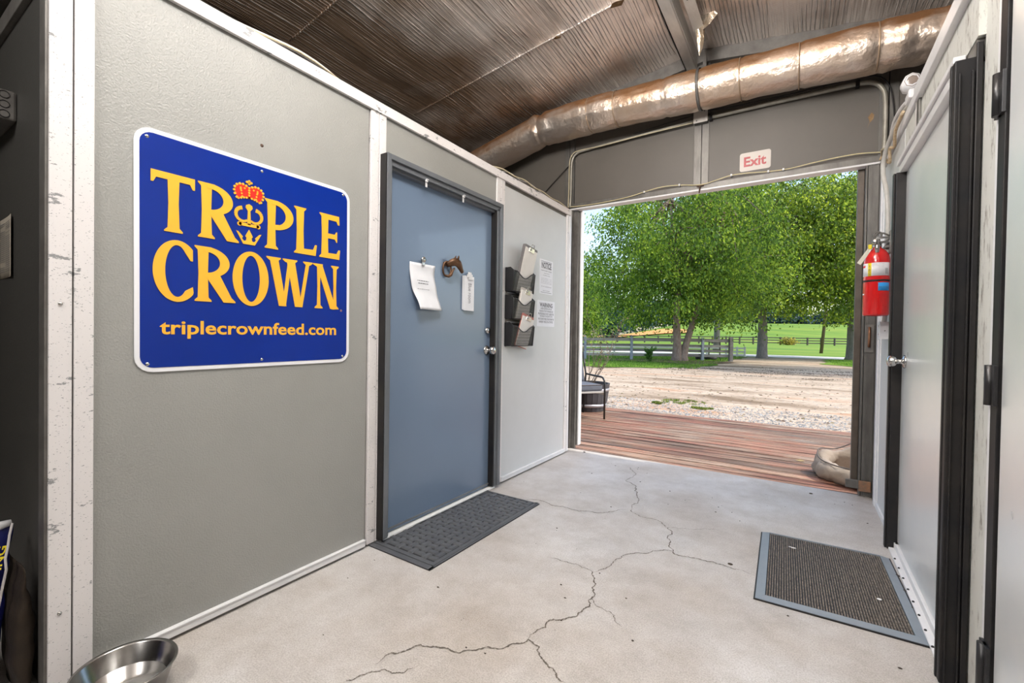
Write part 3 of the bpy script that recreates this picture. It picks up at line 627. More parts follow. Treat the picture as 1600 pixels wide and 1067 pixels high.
for s in (-1, 1): hd.tube([(.070, .112, .052+s*.011), (.073, .124, .052+s*.013), (.078, .136, .052+s*.011)], [.007, .006, .001], 6)
obj('horse_head', hd, bronze, hk)
obj('mane', MB().tube([(.066, .117, .052), (.050, .110, .044), (.034, .098, .032), (.018, .082, .018)], [.004, .007, .008, .004], 8), bronze, hk)
obj('bridle_ring', MB().tube([(.022+.026*math.cos(a), .046+.046*math.sin(a), .016+.010*math.cos(a)) for a in [R(90+k*15) for k in range(24)]], .0060, 8, True).tube([(.012, .004, .014), (.030, .002, .022), (.046, .012, .028), (.052, .034, .034), (.062, .056, .042)], [.007, .010, .010, .007, .005], 8), bronze, hk)
obj('mount_plate', MB().lathe([(.0001, .012), (.011, .012), (.014, .0)], 14, (.014, .078, 0)), bronze, hk)

# mesh pocket organiser with clipboards
def perforated(lo, hi):
    m = bpy.data.materials.new('black_wire_mesh'); m.use_nodes = True; n, l = nt(m); b = n['Principled BSDF']
    b.inputs['Base Color'].default_value = (.03, .03, .033, 1); b.inputs['Roughness'].default_value = .4
    tc = n.new('ShaderNodeTexCoord'); ck_ = n.new('ShaderNodeTexChecker'); ck_.inputs['Scale'].default_value = 420; l.new(tc.outputs['Object'], ck_.inputs[0])
    tr = n.new('ShaderNodeBsdfTransparent'); mx = n.new('ShaderNodeMixShader'); mr = n.new('ShaderNodeMapRange'); l.new(ck_.outputs['Fac'], mr.inputs[0])
    mr.inputs[3].default_value = lo; mr.inputs[4].default_value = hi
    l.new(mr.outputs[0], mx.inputs[0]); l.new(b.outputs[0], mx.inputs[1]); l.new(tr.outputs[0], mx.inputs[2]); l.new(mx.outputs[0], n['Material Output'].inputs[0]); return m
meshm = perforated(.42, 1.0); mesh_dark = perforated(.04, .75)
og = thing('wall_file', 'black wire mesh wall file of three stacked pockets beside the door', 'wall file', (LX-.004, 2.80, 1.025), ONLEFT)
PZ = [(.0, 'lowest'), (.205, 'middle'), (.41, 'top')]
PW, PD, PH = .31, .08, .175
for k, (y, nm) in enumerate(PZ):
    top = [(x, y+PH-.045-.045*math.sin(PI*min(1, max(0, (x/PW-.12)/.76)))**1.5+.02) for x in [PW*i/16 for i in range(17)]]
    fr_ = [(0, y+.0), (PW, y)]+[(x, yy) for x, yy in reversed(top)]
    f = obj('pocket', MB().prism(fr_, PD-.001, PD, lambda x, yy, z: (x, yy, z-(.018*(1-(yy-y)/PH)))), meshm, og)
    sd = MB()
    for x in (0, PW):
        sd.prism([(0, y), (PD-.02, y), (PD-.002, y+PH-.03), (PD*.6, y+PH), (0, y+PH)], x-.0005, x+.0005, lambda a, b_, c: (c, b_, a))
    sd.box(0, PW, y-.0005, y+.0005, 0, PD-.019); sd.box(0, PW, y, y+PH+.0, .001, .002)
    obj('mesh_side', sd, mesh_dark, f)
    rim = MB().tube([(x, yy, PD-.003) for x, yy in top], .0045, 6)
    for x in (0, PW): rim.tube([(x, y, .003), (x, y+PH, .003), (x, y+PH, PD*.55), (x, y+PH-.025, PD-.003), (x, y, PD-.018)], .0045, 6)
    rim.tube([(0, y, PD-.018), (PW, y, PD-.018)], .0035, 6).tube([(0, y, .003), (PW, y, .003)], .003, 6)
    obj('wire_rim', rim, blackm, f)
obj('back_bar', MB().box(.0, .02, -.005, .59, 0, .004, .001).box(.28, .30, -.005, .59, 0, .004, .001).box(0, .30, .186, .198, 0, .006, .001).box(0, .30, .386, .398, 0, .006, .001), galv, og)
def clipboard(y, tilt, label, col, papers, h, w, clip, bt=.003):
    t = thing('clipboard', label, 'clipboard', (LX+.028, 2.80+.085, 1.02+y+.01), ONLEFT, 'clipboards standing in the wall file')
    rt = Matrix.Rotation(R(90), 3, 'Z') @ Matrix.Rotation(R(90), 3, 'X') @ Matrix.Rotation(R(tilt), 3, 'Z') @ Matrix.Rotation(R(8), 3, 'X')
    t.rotation_euler = rt.to_euler()
    obj('board', MB().prism(rrect(0, w, 0, h, .01), -bt+.003, .003), col, t)
    obj('paper_stack', MB().box(.008, w-.006, .006, h-.02, .0035, .004+papers, .0005), mat('cream_paper', (.80, .77, .72), .7, var=(.74, .71, .66), vscale=9), t)
    obj('spring_clip', MB().box(w*.3, w*.7, h-.045, h-.01, papers+.0045, papers+.009, .002).tube([(w*.36, h-.012, papers+.008), (w*.42, h+.016, papers+.012), (w*.58, h+.016, papers+.012), (w*.64, h-.012, papers+.008)], .0025, 6).lathe([(.0001, papers+.013), (.009, papers+.012), (.011, papers+.006)], 12, (w*.42, h-.025, 0)), clip, t)
    return t
clipboard(.40, -8, 'cream clipboard with thick grey edge in the top pocket', mat('grey_board', (.16, .15, .15), .5), .003, .385, .19, chrome, .022)
clipboard(.20, -7, 'clip of crumpled pale papers in the middle pocket', mat('pale_board', (.55, .5, .45), .6), .012, .25, .17, chrome)
clipboard(.0, -12, 'reddish clipboard with white forms in the lowest pocket', mat('pink_board', (.48, .16, .13), .5), .008, .26, .18, chrome)
# wall notices
def notice(name, label, y, z, w, h, head, body, cat, rows, rot=0):
    t = thing(name, label, cat, (LX-.004, y, z), ONLEFT)
    obj('sheet', MB().prism(rrect(0, w, 0, h, .006, 2), .0, .0015), paper, t)
    obj('heading', textmesh(head, w*.13, w*.87, h-.066*h/.26, h-.020*h/.26, .0019, 0, .03), ink, t)
    tb = None
    for (txt, yy, hh, a, b) in rows:
        q = textmesh(txt, w*a, w*b, yy*h, (yy+hh)*h, .0019, 0, .012)
        if tb is None: tb = q
        else: tb.add(q.v, q.f)
    obj('small_print', tb, ink, t, kind='stuff'); return t
n1 = notice('notice_sheet', 'tall white sheet headed NOTICE, upper of the two sheets', 3.32, 1.465, .235, .295, 'NOTICE', '', 'notice',
       [('TO ALL VISITORS AND RIDERS', .74, .025, .12, .9), ('EQUINE LIABILITY RELEASE', .66, .03, .1, .9), ('required before', .59, .025, .3, .72), ('handling horses', .53, .025, .25, .78)]+
       [('please read and sign the form at the office', .44-.045*k, .018, .1, .92) for k in range(4)]+[('to all equestrians', .20, .03, .12, .9), ('barn manager', .08, .03, .25, .78)])
[obj('rule', MB().box(.02, .215, y, y+.003, .0015, .002), ink, n1) for y in (.277, .012)]
n2 = notice('warning_sheet', 'white sheet headed WARNING, lower of the two sheets', 3.285, 1.185, .315, .222, 'WARNING', '', 'notice',
       [('UNDER GEORGIA LAW, AN', .65, .08, .18, .82), ('EQUINE ACTIVITY SPONSOR OR', .55, .08, .12, .90), ('PROFESSIONAL IS NOT LIABLE FOR', .45, .08, .06, .95), ('THE INJURY OR DEATH OF A', .35, .08, .14, .88), ('PARTICIPANT RESULTING FROM THE', .25, .08, .06, .95), ('INHERENT RISKS OF ACTIVITIES', .14, .08, .10, .90)])
# wires lying along the top of the left wall
def cable(name, label, pts, r, m, cat='cable', n=6, sub=4):
    P = [Vector(p) for p in pts]; Q = []
    for i in range(len(P)-1):
        p0 = P[max(i-1, 0)]; p1 = P[i]; p2 = P[i+1]; p3 = P[min(i+2, len(P)-1)]
        for k in range(sub):
            t = k/sub; Q.append(.5*((2*p1)+(-p0+p2)*t+(2*p0-5*p1+4*p2-p3)*t*t+(-p0+3*p1-3*p2+p3)*t**3))
    Q.append(P[-1]); return obj(name, MB().tube(Q, r, n), m, None, label, cat)
for k, (dz, dx) in enumerate(((.0, .0), (.012, -.012), (.004, -.02))):
    cable('power_cable', ('pale cable lying lowest on the near end of the left wall top', 'pale cable arching highest over the near end of the left wall top', 'pale cable between two others on the near left wall top')[k],
          [(LX-.02+dx, .75, 2.306), (LX-.015+dx, .95, 2.312+dz), (LX-.01+dx, 1.15, 2.330+dz), (LX-.01+dx, 1.30, 2.318+dz), (LX-.03+dx, 1.42, 2.308)], .0035, (cream, whitep, galv)[k])
cable('twisted_cable', 'yellowed twisted cable sagging along the far left wall top', [(LX-.02, 2.6, 2.305), (LX-.01, 2.75, 2.328), (LX+.002, 2.9, 2.318), (LX, 3.05, 2.334), (LX+.004, 3.2, 2.316), (LX, 3.35, 2.325), (LX+.003, 3.5, 2.310), (LX, 3.65, 2.318), (LX, 3.8, 2.306)], .005, cream)
cable('twisted_cable', 'thin cable looping beside the yellowed one on the far left wall top', [(LX-.025, 2.7, 2.306), (LX-.01, 2.85, 2.330), (LX-.012, 3.0, 2.322), (LX-.01, 3.15, 2.336), (LX-.01, 3.4, 2.312), (LX-.012, 3.75, 2.306)], .003, whitep)

# ================================================================== BACK WALL THINGS
ex = thing('exit_sign', 'small cream sign with red word Exit above the doorway', 'sign', (-.443, BY-.0, 2.441), ONBACK)
obj('plate', MB().prism(rrect(0, .217, 0, .146, .018), 0, .003), mat('cream_plate', (.56, .50, .45), .4), ex)
obj('word', textmesh('Exit', .030, .186, .034, .112, .0042, .0011, .028), mat('exit_red', (.36, .004, .008), .4), ex)
# insulated duct
def duct_pts():
    P = [(-3.7, 3.70, 2.62), (-3.2, 3.74, 2.78), (-2.7, 3.78, 2.93), (-2.25, 3.80, 3.055), (-2.05, 3.80, 3.085), (-1.6, 3.79, 3.09), (-1.1, 3.79, 3.075), (-.7, 3.79, 3.065), (-.3, 3.79, 3.055), (.1, 3.79, 3.04), (.5, 3.78, 3.02), (.85, 3.76, 2.99), (1.3, 3.7, 2.9)]
    P = [Vector(p) for p in P]; Q = []
    for i in range(len(P)-1):
        p0 = P[max(i-1, 0)]; p1 = P[i]; p2 = P[i+1]; p3 = P[min(i+2, len(P)-1)]
        for k in range(14):
            t = k/14; Q.append(.5*((2*p1)+(-p0+p2)*t+(2*p0-5*p1+4*p2-p3)*t*t+(-p0+3*p1-3*p2+p3)*t**3))
    return Q
DP = duct_pts(); n_ = 56; mb = MB()
seams = [-2.98, -2.12, -1.62, -1.38, -.98, -.71, -.42, -.05, .38]
for i, p in enumerate(DP):
    r_ = .150+.010*noise.noise(Vector((p.x*2.1, 0, 0)))
    for s in seams: r_ -= .010*math.exp(-((p.x-s)/.018)**2)
    wr_ = .4+1.6*math.exp(-((p.x+2.12)/.12)**2)+1.3*math.exp(-((p.x-.55)/.2)**2)
    for k in range(n_):
        a = 2*PI*k/n_; nn = Vector((0, math.cos(a), math.sin(a)))
        q = r_+.011*wr_*noise.noise(Vector((p.x*11, nn.y*2.2, nn.z*2.2+4)))+.005*noise.noise(Vector((p.x*4, nn.y*5, nn.z*5)))
        mb.v.append((p.x, p.y+nn.y*q, p.z+nn.z*q))
for i in range(len(DP)-1):
    for k in range(n_): mb.f.append((i*n_+k, i*n_+(k+1) % n_, (i+1)*n_+(k+1) % n_, (i+1)*n_+k)); mb.sm.append(True)
du = thing('foil_duct', 'fat foil-wrapped air duct strung along the end wall', 'duct', (-.7, 3.79, 3.035))
def rel(o): o.location = -Vector(o.parent.location); return o
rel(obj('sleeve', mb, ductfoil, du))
def ringat(x, r0, w_, m, nm):
    p = min(DP, key=lambda q: abs(q.x-x)); mb = MB(); n = 40
    for dx, rr in ((-w_/2, r0-.004), (-w_/2, r0), (w_/2, r0), (w_/2, r0-.004)):
        for k in range(n):
            a = 2*PI*k/n; mb.v.append((x+dx, p.y+math.cos(a)*rr, p.z+math.sin(a)*rr))
    for i in range(3):
        for k in range(n): mb.f.append((i*n+k, i*n+(k+1) % n, (i+1)*n+(k+1) % n, (i+1)*n+k)); mb.sm.append(True)
    rel(obj(nm, mb, m, du))
ringat(-.71, .156, .02, galv, 'hanger_strap')
for x in (-1.62, -1.38, -.42, -.05, .38): ringat(x, .151, .007, mat('seam_tape', (.5, .36, .24), .4, metal=.6), 'seam')
rel(obj('strap_end', MB().box(-.724, -.696, BY-.07, BY-.066, 3.16, 3.42), galvd, du))
# conduit, boxes and cables of the end wall
grayc = mat('aged_conduit', (.40, .38, .33), .45, metal=.3, var=(.30, .28, .23), vscale=20)
cable('conduit', 'pale conduit rising beside the left post and across to the junction box', [(-1.925, BY-.03, 2.36), (-1.915, BY-.035, 2.5), (-1.913, BY-.035, 2.75), (-1.90, BY-.035, 2.83), (-1.86, BY-.035, 2.87), (-1.78, BY-.035, 2.885), (-1.4, BY-.03, 2.905), (-.79, BY-.03, 2.925)], .010, grayc, 'conduit', 8)
cable('power_cable', 'yellow cable strapped beside the left post conduit', [(-1.94, BY-.04, 2.36), (-1.932, BY-.045, 2.55), (-1.93, BY-.045, 2.78), (-1.905, BY-.045, 2.86), (-1.84, BY-.045, 2.89), (-1.6, BY-.05, 2.885), (-1.2, BY-.05, 2.898), (-.8, BY-.045, 2.905)], .005, cream)
cable('conduit', 'grey conduit from the junction box to the bend above the extinguisher', [(-.69, BY-.03, 2.925), (-.3, BY-.03, 2.925), (.1, BY-.03, 2.922), (.30, BY-.032, 2.918), (.385, BY-.035, 2.90), (.435, BY-.035, 2.85), (.455, BY-.035, 2.76), (.457, BY-.035, 2.5), (.452, BY-.035, 2.36)], .0155, grayc, 'conduit', 10)
cable('power_cable', 'black cable running above the grey conduit and down beside it', [(-1.3, BY-.04, 2.93), (-1.0, BY-.04, 2.955), (-.8, BY-.04, 2.97), (-.7, BY-.04, 2.985), (-.5, BY-.045, 2.962), (0, BY-.04, 2.955), (.35, BY-.04, 2.955), (.46, BY-.045, 2.88), (.50, BY-.04, 2.7), (.51, BY-.04, 2.4)], .004, black)
cable('power_cable', 'thin dark cable slanting across the shaded end wall panel', [(-1.93, BY-.03, 2.78), (-2.1, BY-.02, 2.65), (-2.3, BY-.02, 2.48), (-2.4, BY-.02, 2.36)], .004, black)
jb = thing('junction_box', 'square grey junction box on the centre post under the duct', 'junction box', (-.735, BY-.012, 2.94), ONBACK)
obj('box', MB().box(-.052, .052, -.05, .05, 0, .05, .004), galv, jb)
obj('cover', MB().box(-.055, .055, -.053, .053, .05, .053, .001), mat('pale_cover', (.48, .45, .41), .4, metal=.3), jb)
[obj('screw', MB().lathe([(.0001, .056), (.004, .055), (.005, .053)], 8, (s*.03, s*.035, 0)), black, jb) for s in (-1, 1)]
for x in (-.66, .30):
    t = obj('conduit_clip', MB().box(x-.012, x+.012, BY-.048, BY, 2.900 if x < 0 else 2.897, 2.948 if x < 0 else 2.940, .002), black, None, 'black clip on the grey conduit '+('by the junction box' if x < 0 else 'at its right bend'), 'clip')
yc = cable('low_voltage_wire', 'thin yellow wire stapled in waves along the doorway header', [(-1.94, BY-.03, 2.372), (-1.83, BY-.03, 2.362), (-1.6, BY-.026, 2.362), (-1.35, BY-.026, 2.376), (-1.2, BY-.03, 2.398), (-1.05, BY-.032, 2.416), (-.9, BY-.03, 2.408), (-.78, BY-.03, 2.388), (-.70, BY-.03, 2.384), (-.60, BY-.03, 2.402), (-.50, BY-.03, 2.419), (-.38, BY-.03, 2.416), (-.24, BY-.03, 2.402), (-.1, BY-.03, 2.398), (.03, BY-.03, 2.412), (.2, BY-.03, 2.424), (.33, BY-.03, 2.424), (.45, BY-.03, 2.408)], .0035, mat('yellow_wire', (.70, .60, .34), .45))
for x, z in ((-1.2, 2.398), (-.9, 2.410), (-.50, 2.421), (-.24, 2.404), (-.14, 2.400)):
    obj('staple', MB().box(x-.006, x+.006, BY-.036, BY-.0, z-.008, z+.008, .001), whitep, yc)
hkk = thing('eye_hook', 'rusty hook on the header under the centre post', 'hook', (-.735, BY-.014, 2.37), ONBACK)
obj('plate', MB().box(-.028, .028, .0, .012, 0, .012, .002), mat('rust', (.1, .05, .03)), hkk)
obj('shank', MB().tube([(.0, .0, .012), (-.003, -.03, .016), (-.006, -.055, .012)], [.007, .006, .004], 8), mat('rust', (.1, .05, .03)), hkk)

# ================================================================== RIGHT WALL THINGS
fe = thing('fire_extinguisher', 'red fire extinguisher with white label hung by the doorway', 'fire extinguisher', (.362, 3.36, 1.25))
redp = mat('extinguisher_red', (.62, .012, .012), .2, coat=.5, var=(.58, .01, .01), vscale=4)
ER = .062
obj('cylinder', MB().lathe([(.0001, .004), (ER*.8, .004), (ER*.93, .0), (ER, .008), (ER, .315), (ER*.97, .335), (ER*.86, .358), (ER*.66, .377), (ER*.42, .390), (.020, .396), (.020, .402)], 40), redp, fe)
obj('valve', MB().lathe([(.019, .398), (.021, .402), (.021, .418), (.014, .422), (.014, .445), (.0001, .447)], 16).tube([(0, 0, .425), (-.012, -.030, .425), (-.018, -.042, .425)], .010, 10), chrome, fe)
obj('pressure_gauge', MB().lathe([(.0001, -.052), (.016, -.052), (.018, -.048), (.018, -.036), (.010, -.034)], 18, (-.012, 0, .425), 'Y'), chrome, fe)
obj('carry_handle', MB().prism([(-.02, .428), (.05, .435), (.062, .428), (.062, .420), (.03, .422), (-.02, .412)], -.010, .010, lambda x, z, y: (x, y, z)), chrome, fe)
obj('squeeze_lever', MB().prism([(-.02, .440), (.0, .462), (.055, .455), (.055, .449), (.01, .447), (-.005, .438)], -.009, .009, lambda x, z, y: (x, y, z)), chrome, fe)
obj('nozzle', MB().tube([(.0, -.022, .430), (-.004, -.036, .405), (-.004, -.046, .360)], [.011, .013, .010], 12), chrome, fe)
obj('hanging_bracket', MB().box(.055, .080, -.02, .02, .36, .49, .002).tube([(.07, 0, .45), (.03, 0, .478), (.005, 0, .485), (-.012, 0, .470), (-.014, 0, .45)], .005, 8).tube([(.0+.018*math.cos(2*PI*k/16), .0, .470+.018*math.sin(2*PI*k/16)) for k in range(16)], .006, 8, True), galv, fe)
def wrap(z0, z1, a0, a1, m, nm, lbl=None, rr=ER+.0008, n=24):
    mb = MB(); V = []
    for k in range(n+1):
        a = R(a0+(a1-a0)*k/n)
        for z in (z0, z1):
            for r_ in (rr, rr-.0016): V.append((r_*math.cos(a), r_*math.sin(a), z))
    F = []
    for k in range(n):
        b = 4*k; F += [(b, b+4, b+6, b+2), (b+1, b+3, b+7, b+5), (b+2, b+6, b+7, b+3), (b, b+1, b+5, b+4)]
    F += [(0, 2, 3, 1), (4*n, 4*n+1, 4*n+3, 4*n+2)]
    return obj(nm, mb.add(V, F, True), m, fe, lbl)
wl1 = wrap(.228, .303, -175, -30, signw, 'label', 'white instruction label')
wrap(.228, .303, -134, -118, mat('label_yellow', (.85, .68, .02), .4), 'class_band', 'yellow class letters band', ER+.0014, 6)
wrap(.142, .188, -88, -30, mat('label_blue', (.03, .30, .72), .4), 'service_sticker', 'blue service sticker')
wrap(.196, .206, -180, 180, black, 'strap_band', 'black retaining strap', ER+.002, 40)
wrap(.280, .292, -176, -150, red, 'label_symbol', None, ER+.0014, 4)
def curved_text(body, a0, a1, z0, z1, m, rr=ER+.0018):
    q = textmesh(body, 0, 1, z0, z1, 0, 0, .0)
    q.v = [(rr*math.cos(R(a0+(a1-a0)*x)), rr*math.sin(R(a0+(a1-a0)*x)), y) for x, y, z in q.v]; obj('label_print', q, m, fe)
for c_, z in (('A', .276), ('B', .256), ('C', .236)): curved_text(c_, -130, -122, z, z+.014, ink)
for k in range(8): curved_text('dry chemical fire extinguisher instructions', -112, -64, .293-.0088*k, .297-.0088*k, ink)
curved_text('III', -58, -46, .238, .270, ink); curved_text('servicing', -84, -45, .160, .166, ink)
wrap(.120, .128, -176, -158, signw, 'arrow_mark', None, ER+.0012, 4)
obj('inspection_tag', MB().add([(-.030, -.040, .402), (-.048, -.044, .388), (-.066, -.034, .358), (-.094, -.020, .312), (-.076, -.016, .300), (-.050, -.030, .344), (-.034, -.038, .374)]+[(-.030, -.042, .402), (-.048, -.046, .388), (-.066, -.036, .358), (-.094, -.022, .312), (-.076, -.018, .300), (-.050, -.032, .344), (-.034, -.040, .374)],
    [(0, 1, 2, 5, 6), (2, 3, 4, 5), (13, 12, 9, 8, 7), (12, 11, 10, 9)]+[(i, 7+i, 7+(i+1) % 7, (i+1) % 7) for i in range(7)]), mat('tag_cream', (.80, .79, .66), .6), fe, 'cream inspection tag')
obj('tamper_seal', MB().box(-.045, -.028, -.045, -.030, .385, .412, .003), mat('label_yellow', (0, 0, 0)), fe, 'yellow tamper seal')
ob = thing('outlet_box', 'white surface outlet box at the foot of the wall conduit', 'outlet', (RX-.0, 3.36, 1.16), ONRIGHT)
ob.location = (RX-.002, 3.50, 1.115)
obj('box', MB().box(-.035, .035, 0, .105, 0, .04, .003), whitep, ob)
obj('cover', MB().box(-.037, .037, -.002, .107, .04, .043, .001), signw, ob)
for y in (.028, .078):
    obj('receptacle', MB().prism(rrect(-.016, .016, y-.013, y+.013, .008), .043, .0455), whitep, ob)
    obj('slots', MB().box(-.007, -.005, y-.004, y+.006, .0455, .046).box(.005, .007, y-.004, y+.006, .0455, .046), black, ob)
obj('side_screw', MB().tube([(.035, .05, .02), (.055, .05, .02)], .003, 6), galv, ob)
hose = mat('grey_flexible_conduit', (.50, .49, .46), .5, var=(.42, .41, .38), vscale=25)
fc = cable('flexible_conduit', 'grey flexible conduit dropping down the right wall to the outlet box', [(RX+.01, 2.95, 2.31), (RX-.01, 3.15, 2.31), (RX-.03, 3.36, 2.27), (RX-.045, 3.47, 2.19), (RX-.045, 3.48, 2.10), (RX-.035, 3.42, 1.98), (RX-.028, 3.40, 1.8), (RX-.026, 3.41, 1.5), (RX-.024, 3.44, 1.3), (RX-.022, 3.48, 1.222)], .0125, hose, 'conduit', 10, 6)
obj('conduit_strap', MB().box(RX-.042, RX-.001, 3.37, 3.46, 1.645, 1.662, .002), galvd, fc)
cable('rope', 'frayed tan rope hanging over the right wall top', [(RX-.02, 3.05, 2.29), (RX-.03, 3.2, 2.25), (RX-.02, 3.3, 2.20), (RX-.03, 3.38, 2.22), (RX-.02, 3.45, 2.16), (RX-.03, 3.6, 2.24), (RX-.02, 3.8, 2.30)], .008, mat('tan_rope', (.42, .28, .14), .8, var=(.62, .5, .35), vscale=60, bump=.8, bscale=150), 'rope', 7)
cable('power_cable', 'white cable lying over the far end of the right wall top', [(RX+.0, 2.9, 2.30), (RX-.015, 3.1, 2.335), (RX-.02, 3.3, 2.345), (RX-.01, 3.5, 2.33), (RX-.0, 3.7, 2.36), (RX+.01, 3.95, 2.40)], .011, whitep, 'cable', 8)
cable('power_cable', 'thin beige cable draped below the white one at the right corner', [(RX-.01, 3.2, 2.30), (RX-.03, 3.4, 2.27), (RX-.02, 3.6, 2.30), (RX-.02, 3.8, 2.36), (.44, 3.97, 2.38)], .006, cream)
tn = cable('twine_knot', 'ragged knot of twine where the wire meets the right corner', [(.44, 3.99, 2.40), (.45, 3.97, 2.37), (.43, 3.98, 2.35), (.45, 3.96, 2.39), (.46, 3.97, 2.34), (.44, 3.96, 2.31)], .004, mat('tan_rope', (0, 0, 0)), 'twine')
wl_l = thing('flood_light', 'white twin-headed sensor light on top of the right wall', 'light fixture', (RX+.0, 2.93, 2.285))
obj('base', MB().box(-.025, .04, -.05, .05, 0, .045, .008), whitep, wl_l)
obj('head', MB().lathe([(.022, -.05), (.036, -.045), (.040, 0), (.036, .03), (.02, .045), (.0001, .046)], 8, (-.012, .0, .085), 'Y'), whitep, wl_l)
obj('lens', MB().lathe([(.0001, -.046), (.030, -.048), (.033, -.044)], 8, (-.012, 0, .085), 'Y'), mat('smoky_lens', (.25, .2, .17), .2), wl_l)
obj('bracket', MB().box(-.015, .01, -.02, .02, .04, .06, .003), whitep, wl_l)

# ================================================================== FLOOR THINGS
rub = mat('black_rubber', (.075, .079, .088), .5, var=(.10, .105, .112), vscale=7, bump=.3, bscale=90)
m1 = thing('door_mat', 'black rubber mat with basket-weave tread below the slate door', 'mat', (-1.64, 2.06, 0))
m1.rotation_euler = (0, 0, R(-.8))
mw, ml = .43, 1.02
x0, x1, y0, y1 = -mw/2, mw/2, -ml/2, ml/2
obj('base', MB().box(x0, x1, y0, y1, .0, .006, .001), mat('rubber_groove', (.02, .021, .024), .7), m1)
obj('flat_edge', MB().box(x0, x1, y0, y0+.032, .006, .0068).box(x1-.010, x1, y0, y1, .006, .0068).box(x1-.034, x1-.030, y0+.06, y1-.02, .006, .008), rub, m1)
obj('raised_border', MB().box(x0+.0, x0+.018, y0+.035, y1, .006, .010, .001).box(x1-.030, x1-.010, y0+.035, y1, .006, .010, .001).box(x0, x1-.01, y0+.035, y0+.06, .006, .009, .001).box(x0, x1-.01, y1-.022, y1-.008, .006, .010, .001), rub, m1)
tp = MB(); cx_, cy_ = .049, .047
X0, X1, Y0, Y1 = x0+.022, x1-.034, y0+.066, y1-.026
ni = int((X1-X0)/cx_)+1; nj = int((Y1-Y0)/cy_)+1
for i in range(ni):
    for j in range(nj):
        hz = (i+j) % 2; cx = X0+(X1-X0)*(i+.5)/ni; cy = Y0+(Y1-Y0)*(j+.5)/nj
        a, b = ((.031, .0165) if hz else (.0175, .029)); a *= .9; b *= .9; b_ = .005
        tp.add([(cx-a, cy-b, .006), (cx+a, cy-b, .006), (cx+a, cy+b, .006), (cx-a, cy+b, .006),
                (cx-a+b_, cy-b+b_, .0115), (cx+a-b_, cy-b+b_, .0135), (cx+a-b_, cy+b-b_, .0135), (cx-a+b_, cy+b-b_, .0115)],
               [(4, 5, 6, 7), (0, 1, 5, 4), (1, 2, 6, 5), (2, 3, 7, 6), (3, 0, 4, 7)])
obj('woven_tread', tp, rub, m1, kind='stuff')
gr = mat('grey_rubber_border', (.20, .235, .27), .42, var=(.24, .27, .30), vscale=8, bump=.15, bscale=60)
m2 = thing('ribbed_mat', 'black corded entrance mat with a wide grey rubber border', 'mat', (.125, 2.545, 0)); m2.rotation_euler = (0, 0, R(1.6))
w2, l2, bd = .285, .385, .042
obj('base', MB().box(-w2, w2, -l2, l2, 0, .006, .001), black, m2)
bm2 = MB()
for (ax, ay, bx, by, cx, cy, dx, dy) in ((-w2, -l2, w2, -l2, w2-bd, -l2+bd, -w2+bd, -l2+bd), (w2, -l2, w2, l2, w2-bd, l2, w2-bd, -l2+bd), (-w2, l2, -w2, -l2, -w2+bd, -l2+bd, -w2+bd, l2)):
    bm2.add([(ax, ay, .005), (bx, by, .005), (cx, cy, .012), (dx, dy, .012), (dx, dy, .004), (cx, cy, .004)], [(0, 1, 2, 3), (3, 2, 5, 4)])
bm2.box(-w2+bd, w2-bd, l2-.008, l2, .004, .013, .001)
obj('grey_border', bm2, gr, m2, 'blue-grey bevelled rubber border')
rb = MB(); nr = 50
for k in range(nr):
    x = -w2+bd+.006+(2*w2-2*bd-.012)*k/(nr-1)
    for seg in range(26):
        ya = -l2+bd+.002+(2*l2-bd-.012)*seg/26; yb = ya+(2*l2-bd-.012)/26-.003
        h = .0125+.0012*math.sin(k*2.3+seg*1.7)
        rb.add([(x-.0030, ya, .006), (x+.0030, ya, .006), (x+.0030, yb, .006), (x-.0030, yb, .006), (x-.0016, ya+.002, h), (x+.0016, ya+.002, h), (x+.0016, yb-.002, h), (x-.0016, yb-.002, h)], [(4, 5, 6, 7), (0, 1, 5, 4), (1, 2, 6, 5), (2, 3, 7, 6), (3, 0, 4, 7)])
obj('ribs', rb, mat('ribbed_fibre', (.12, .10, .088), .8, var=(.26, .22, .18), vscale=70, vdetail=2), m2, kind='stuff')
obj('lint', MB().sphere((-.13, .23, .014), .007, 8, 5, (1.8, .8, .4)).sphere((-.145, .235, .014), .005, 8, 5, (2, .7, .4)).sphere((.17, -.12, .014), .008, 8, 5, (1.2, 1, .3)), whitep, m2, 'white lint specks', kind='stuff')
# small debris on the slab
db = MB(); rd = random.Random(5)
for _ in range(70):
    x, y = rd.uniform(-1.75, .36), rd.uniform(.8, 3.9); r_ = rd.uniform(.0015, .004)
    db.sphere((x, y, r_*.5), r_, 6, 4, (rd.uniform(.7, 2), 1, .5))
for x, y in ((-.27, 2.42), (.40, 2.75), (.405, 2.6), (.41, 2.45), (-1.72, 3.98), (.08, 3.87)): db.sphere((x, y, .003), .009, 7, 4, (1.4, .8, .5))
obj('floor_debris', db, mat('dark_debris', (.06, .045, .035), .9, rnd=-.4), None, 'scattered dark crumbs on the concrete slab', 'debris', 'stuff')
# steel bowl with water
bw = thing('steel_bowl', 'round stainless steel pan on the floor at the foot of the wall', 'bowl', (-1.675, .50, 0))
stm = mat('stainless_steel', (.40, .385, .37), .2, metal=1., var=(.34, .33, .315), vscale=6, stretch=(1, 1, 5))
obj('shell', MB().lathe([(.0001, .004), (.085, .004), (.092, .010), (.118, .094), (.126, .099), (.128, .095), (.122, .092), (.095, .004), (.085, .0), (.0001, .0)], 64), stm, bw)
wt = obj('bowl_water', MB().lathe([(.0001, .0), (.099, .0), (.099, -.004), (.0001, -.004)], 48), mat('water', (.35, .34, .33), .03, trans=.85), None, 'shallow still water inside the steel pan', 'water')
wt.location = (-1.675, .50, .042)
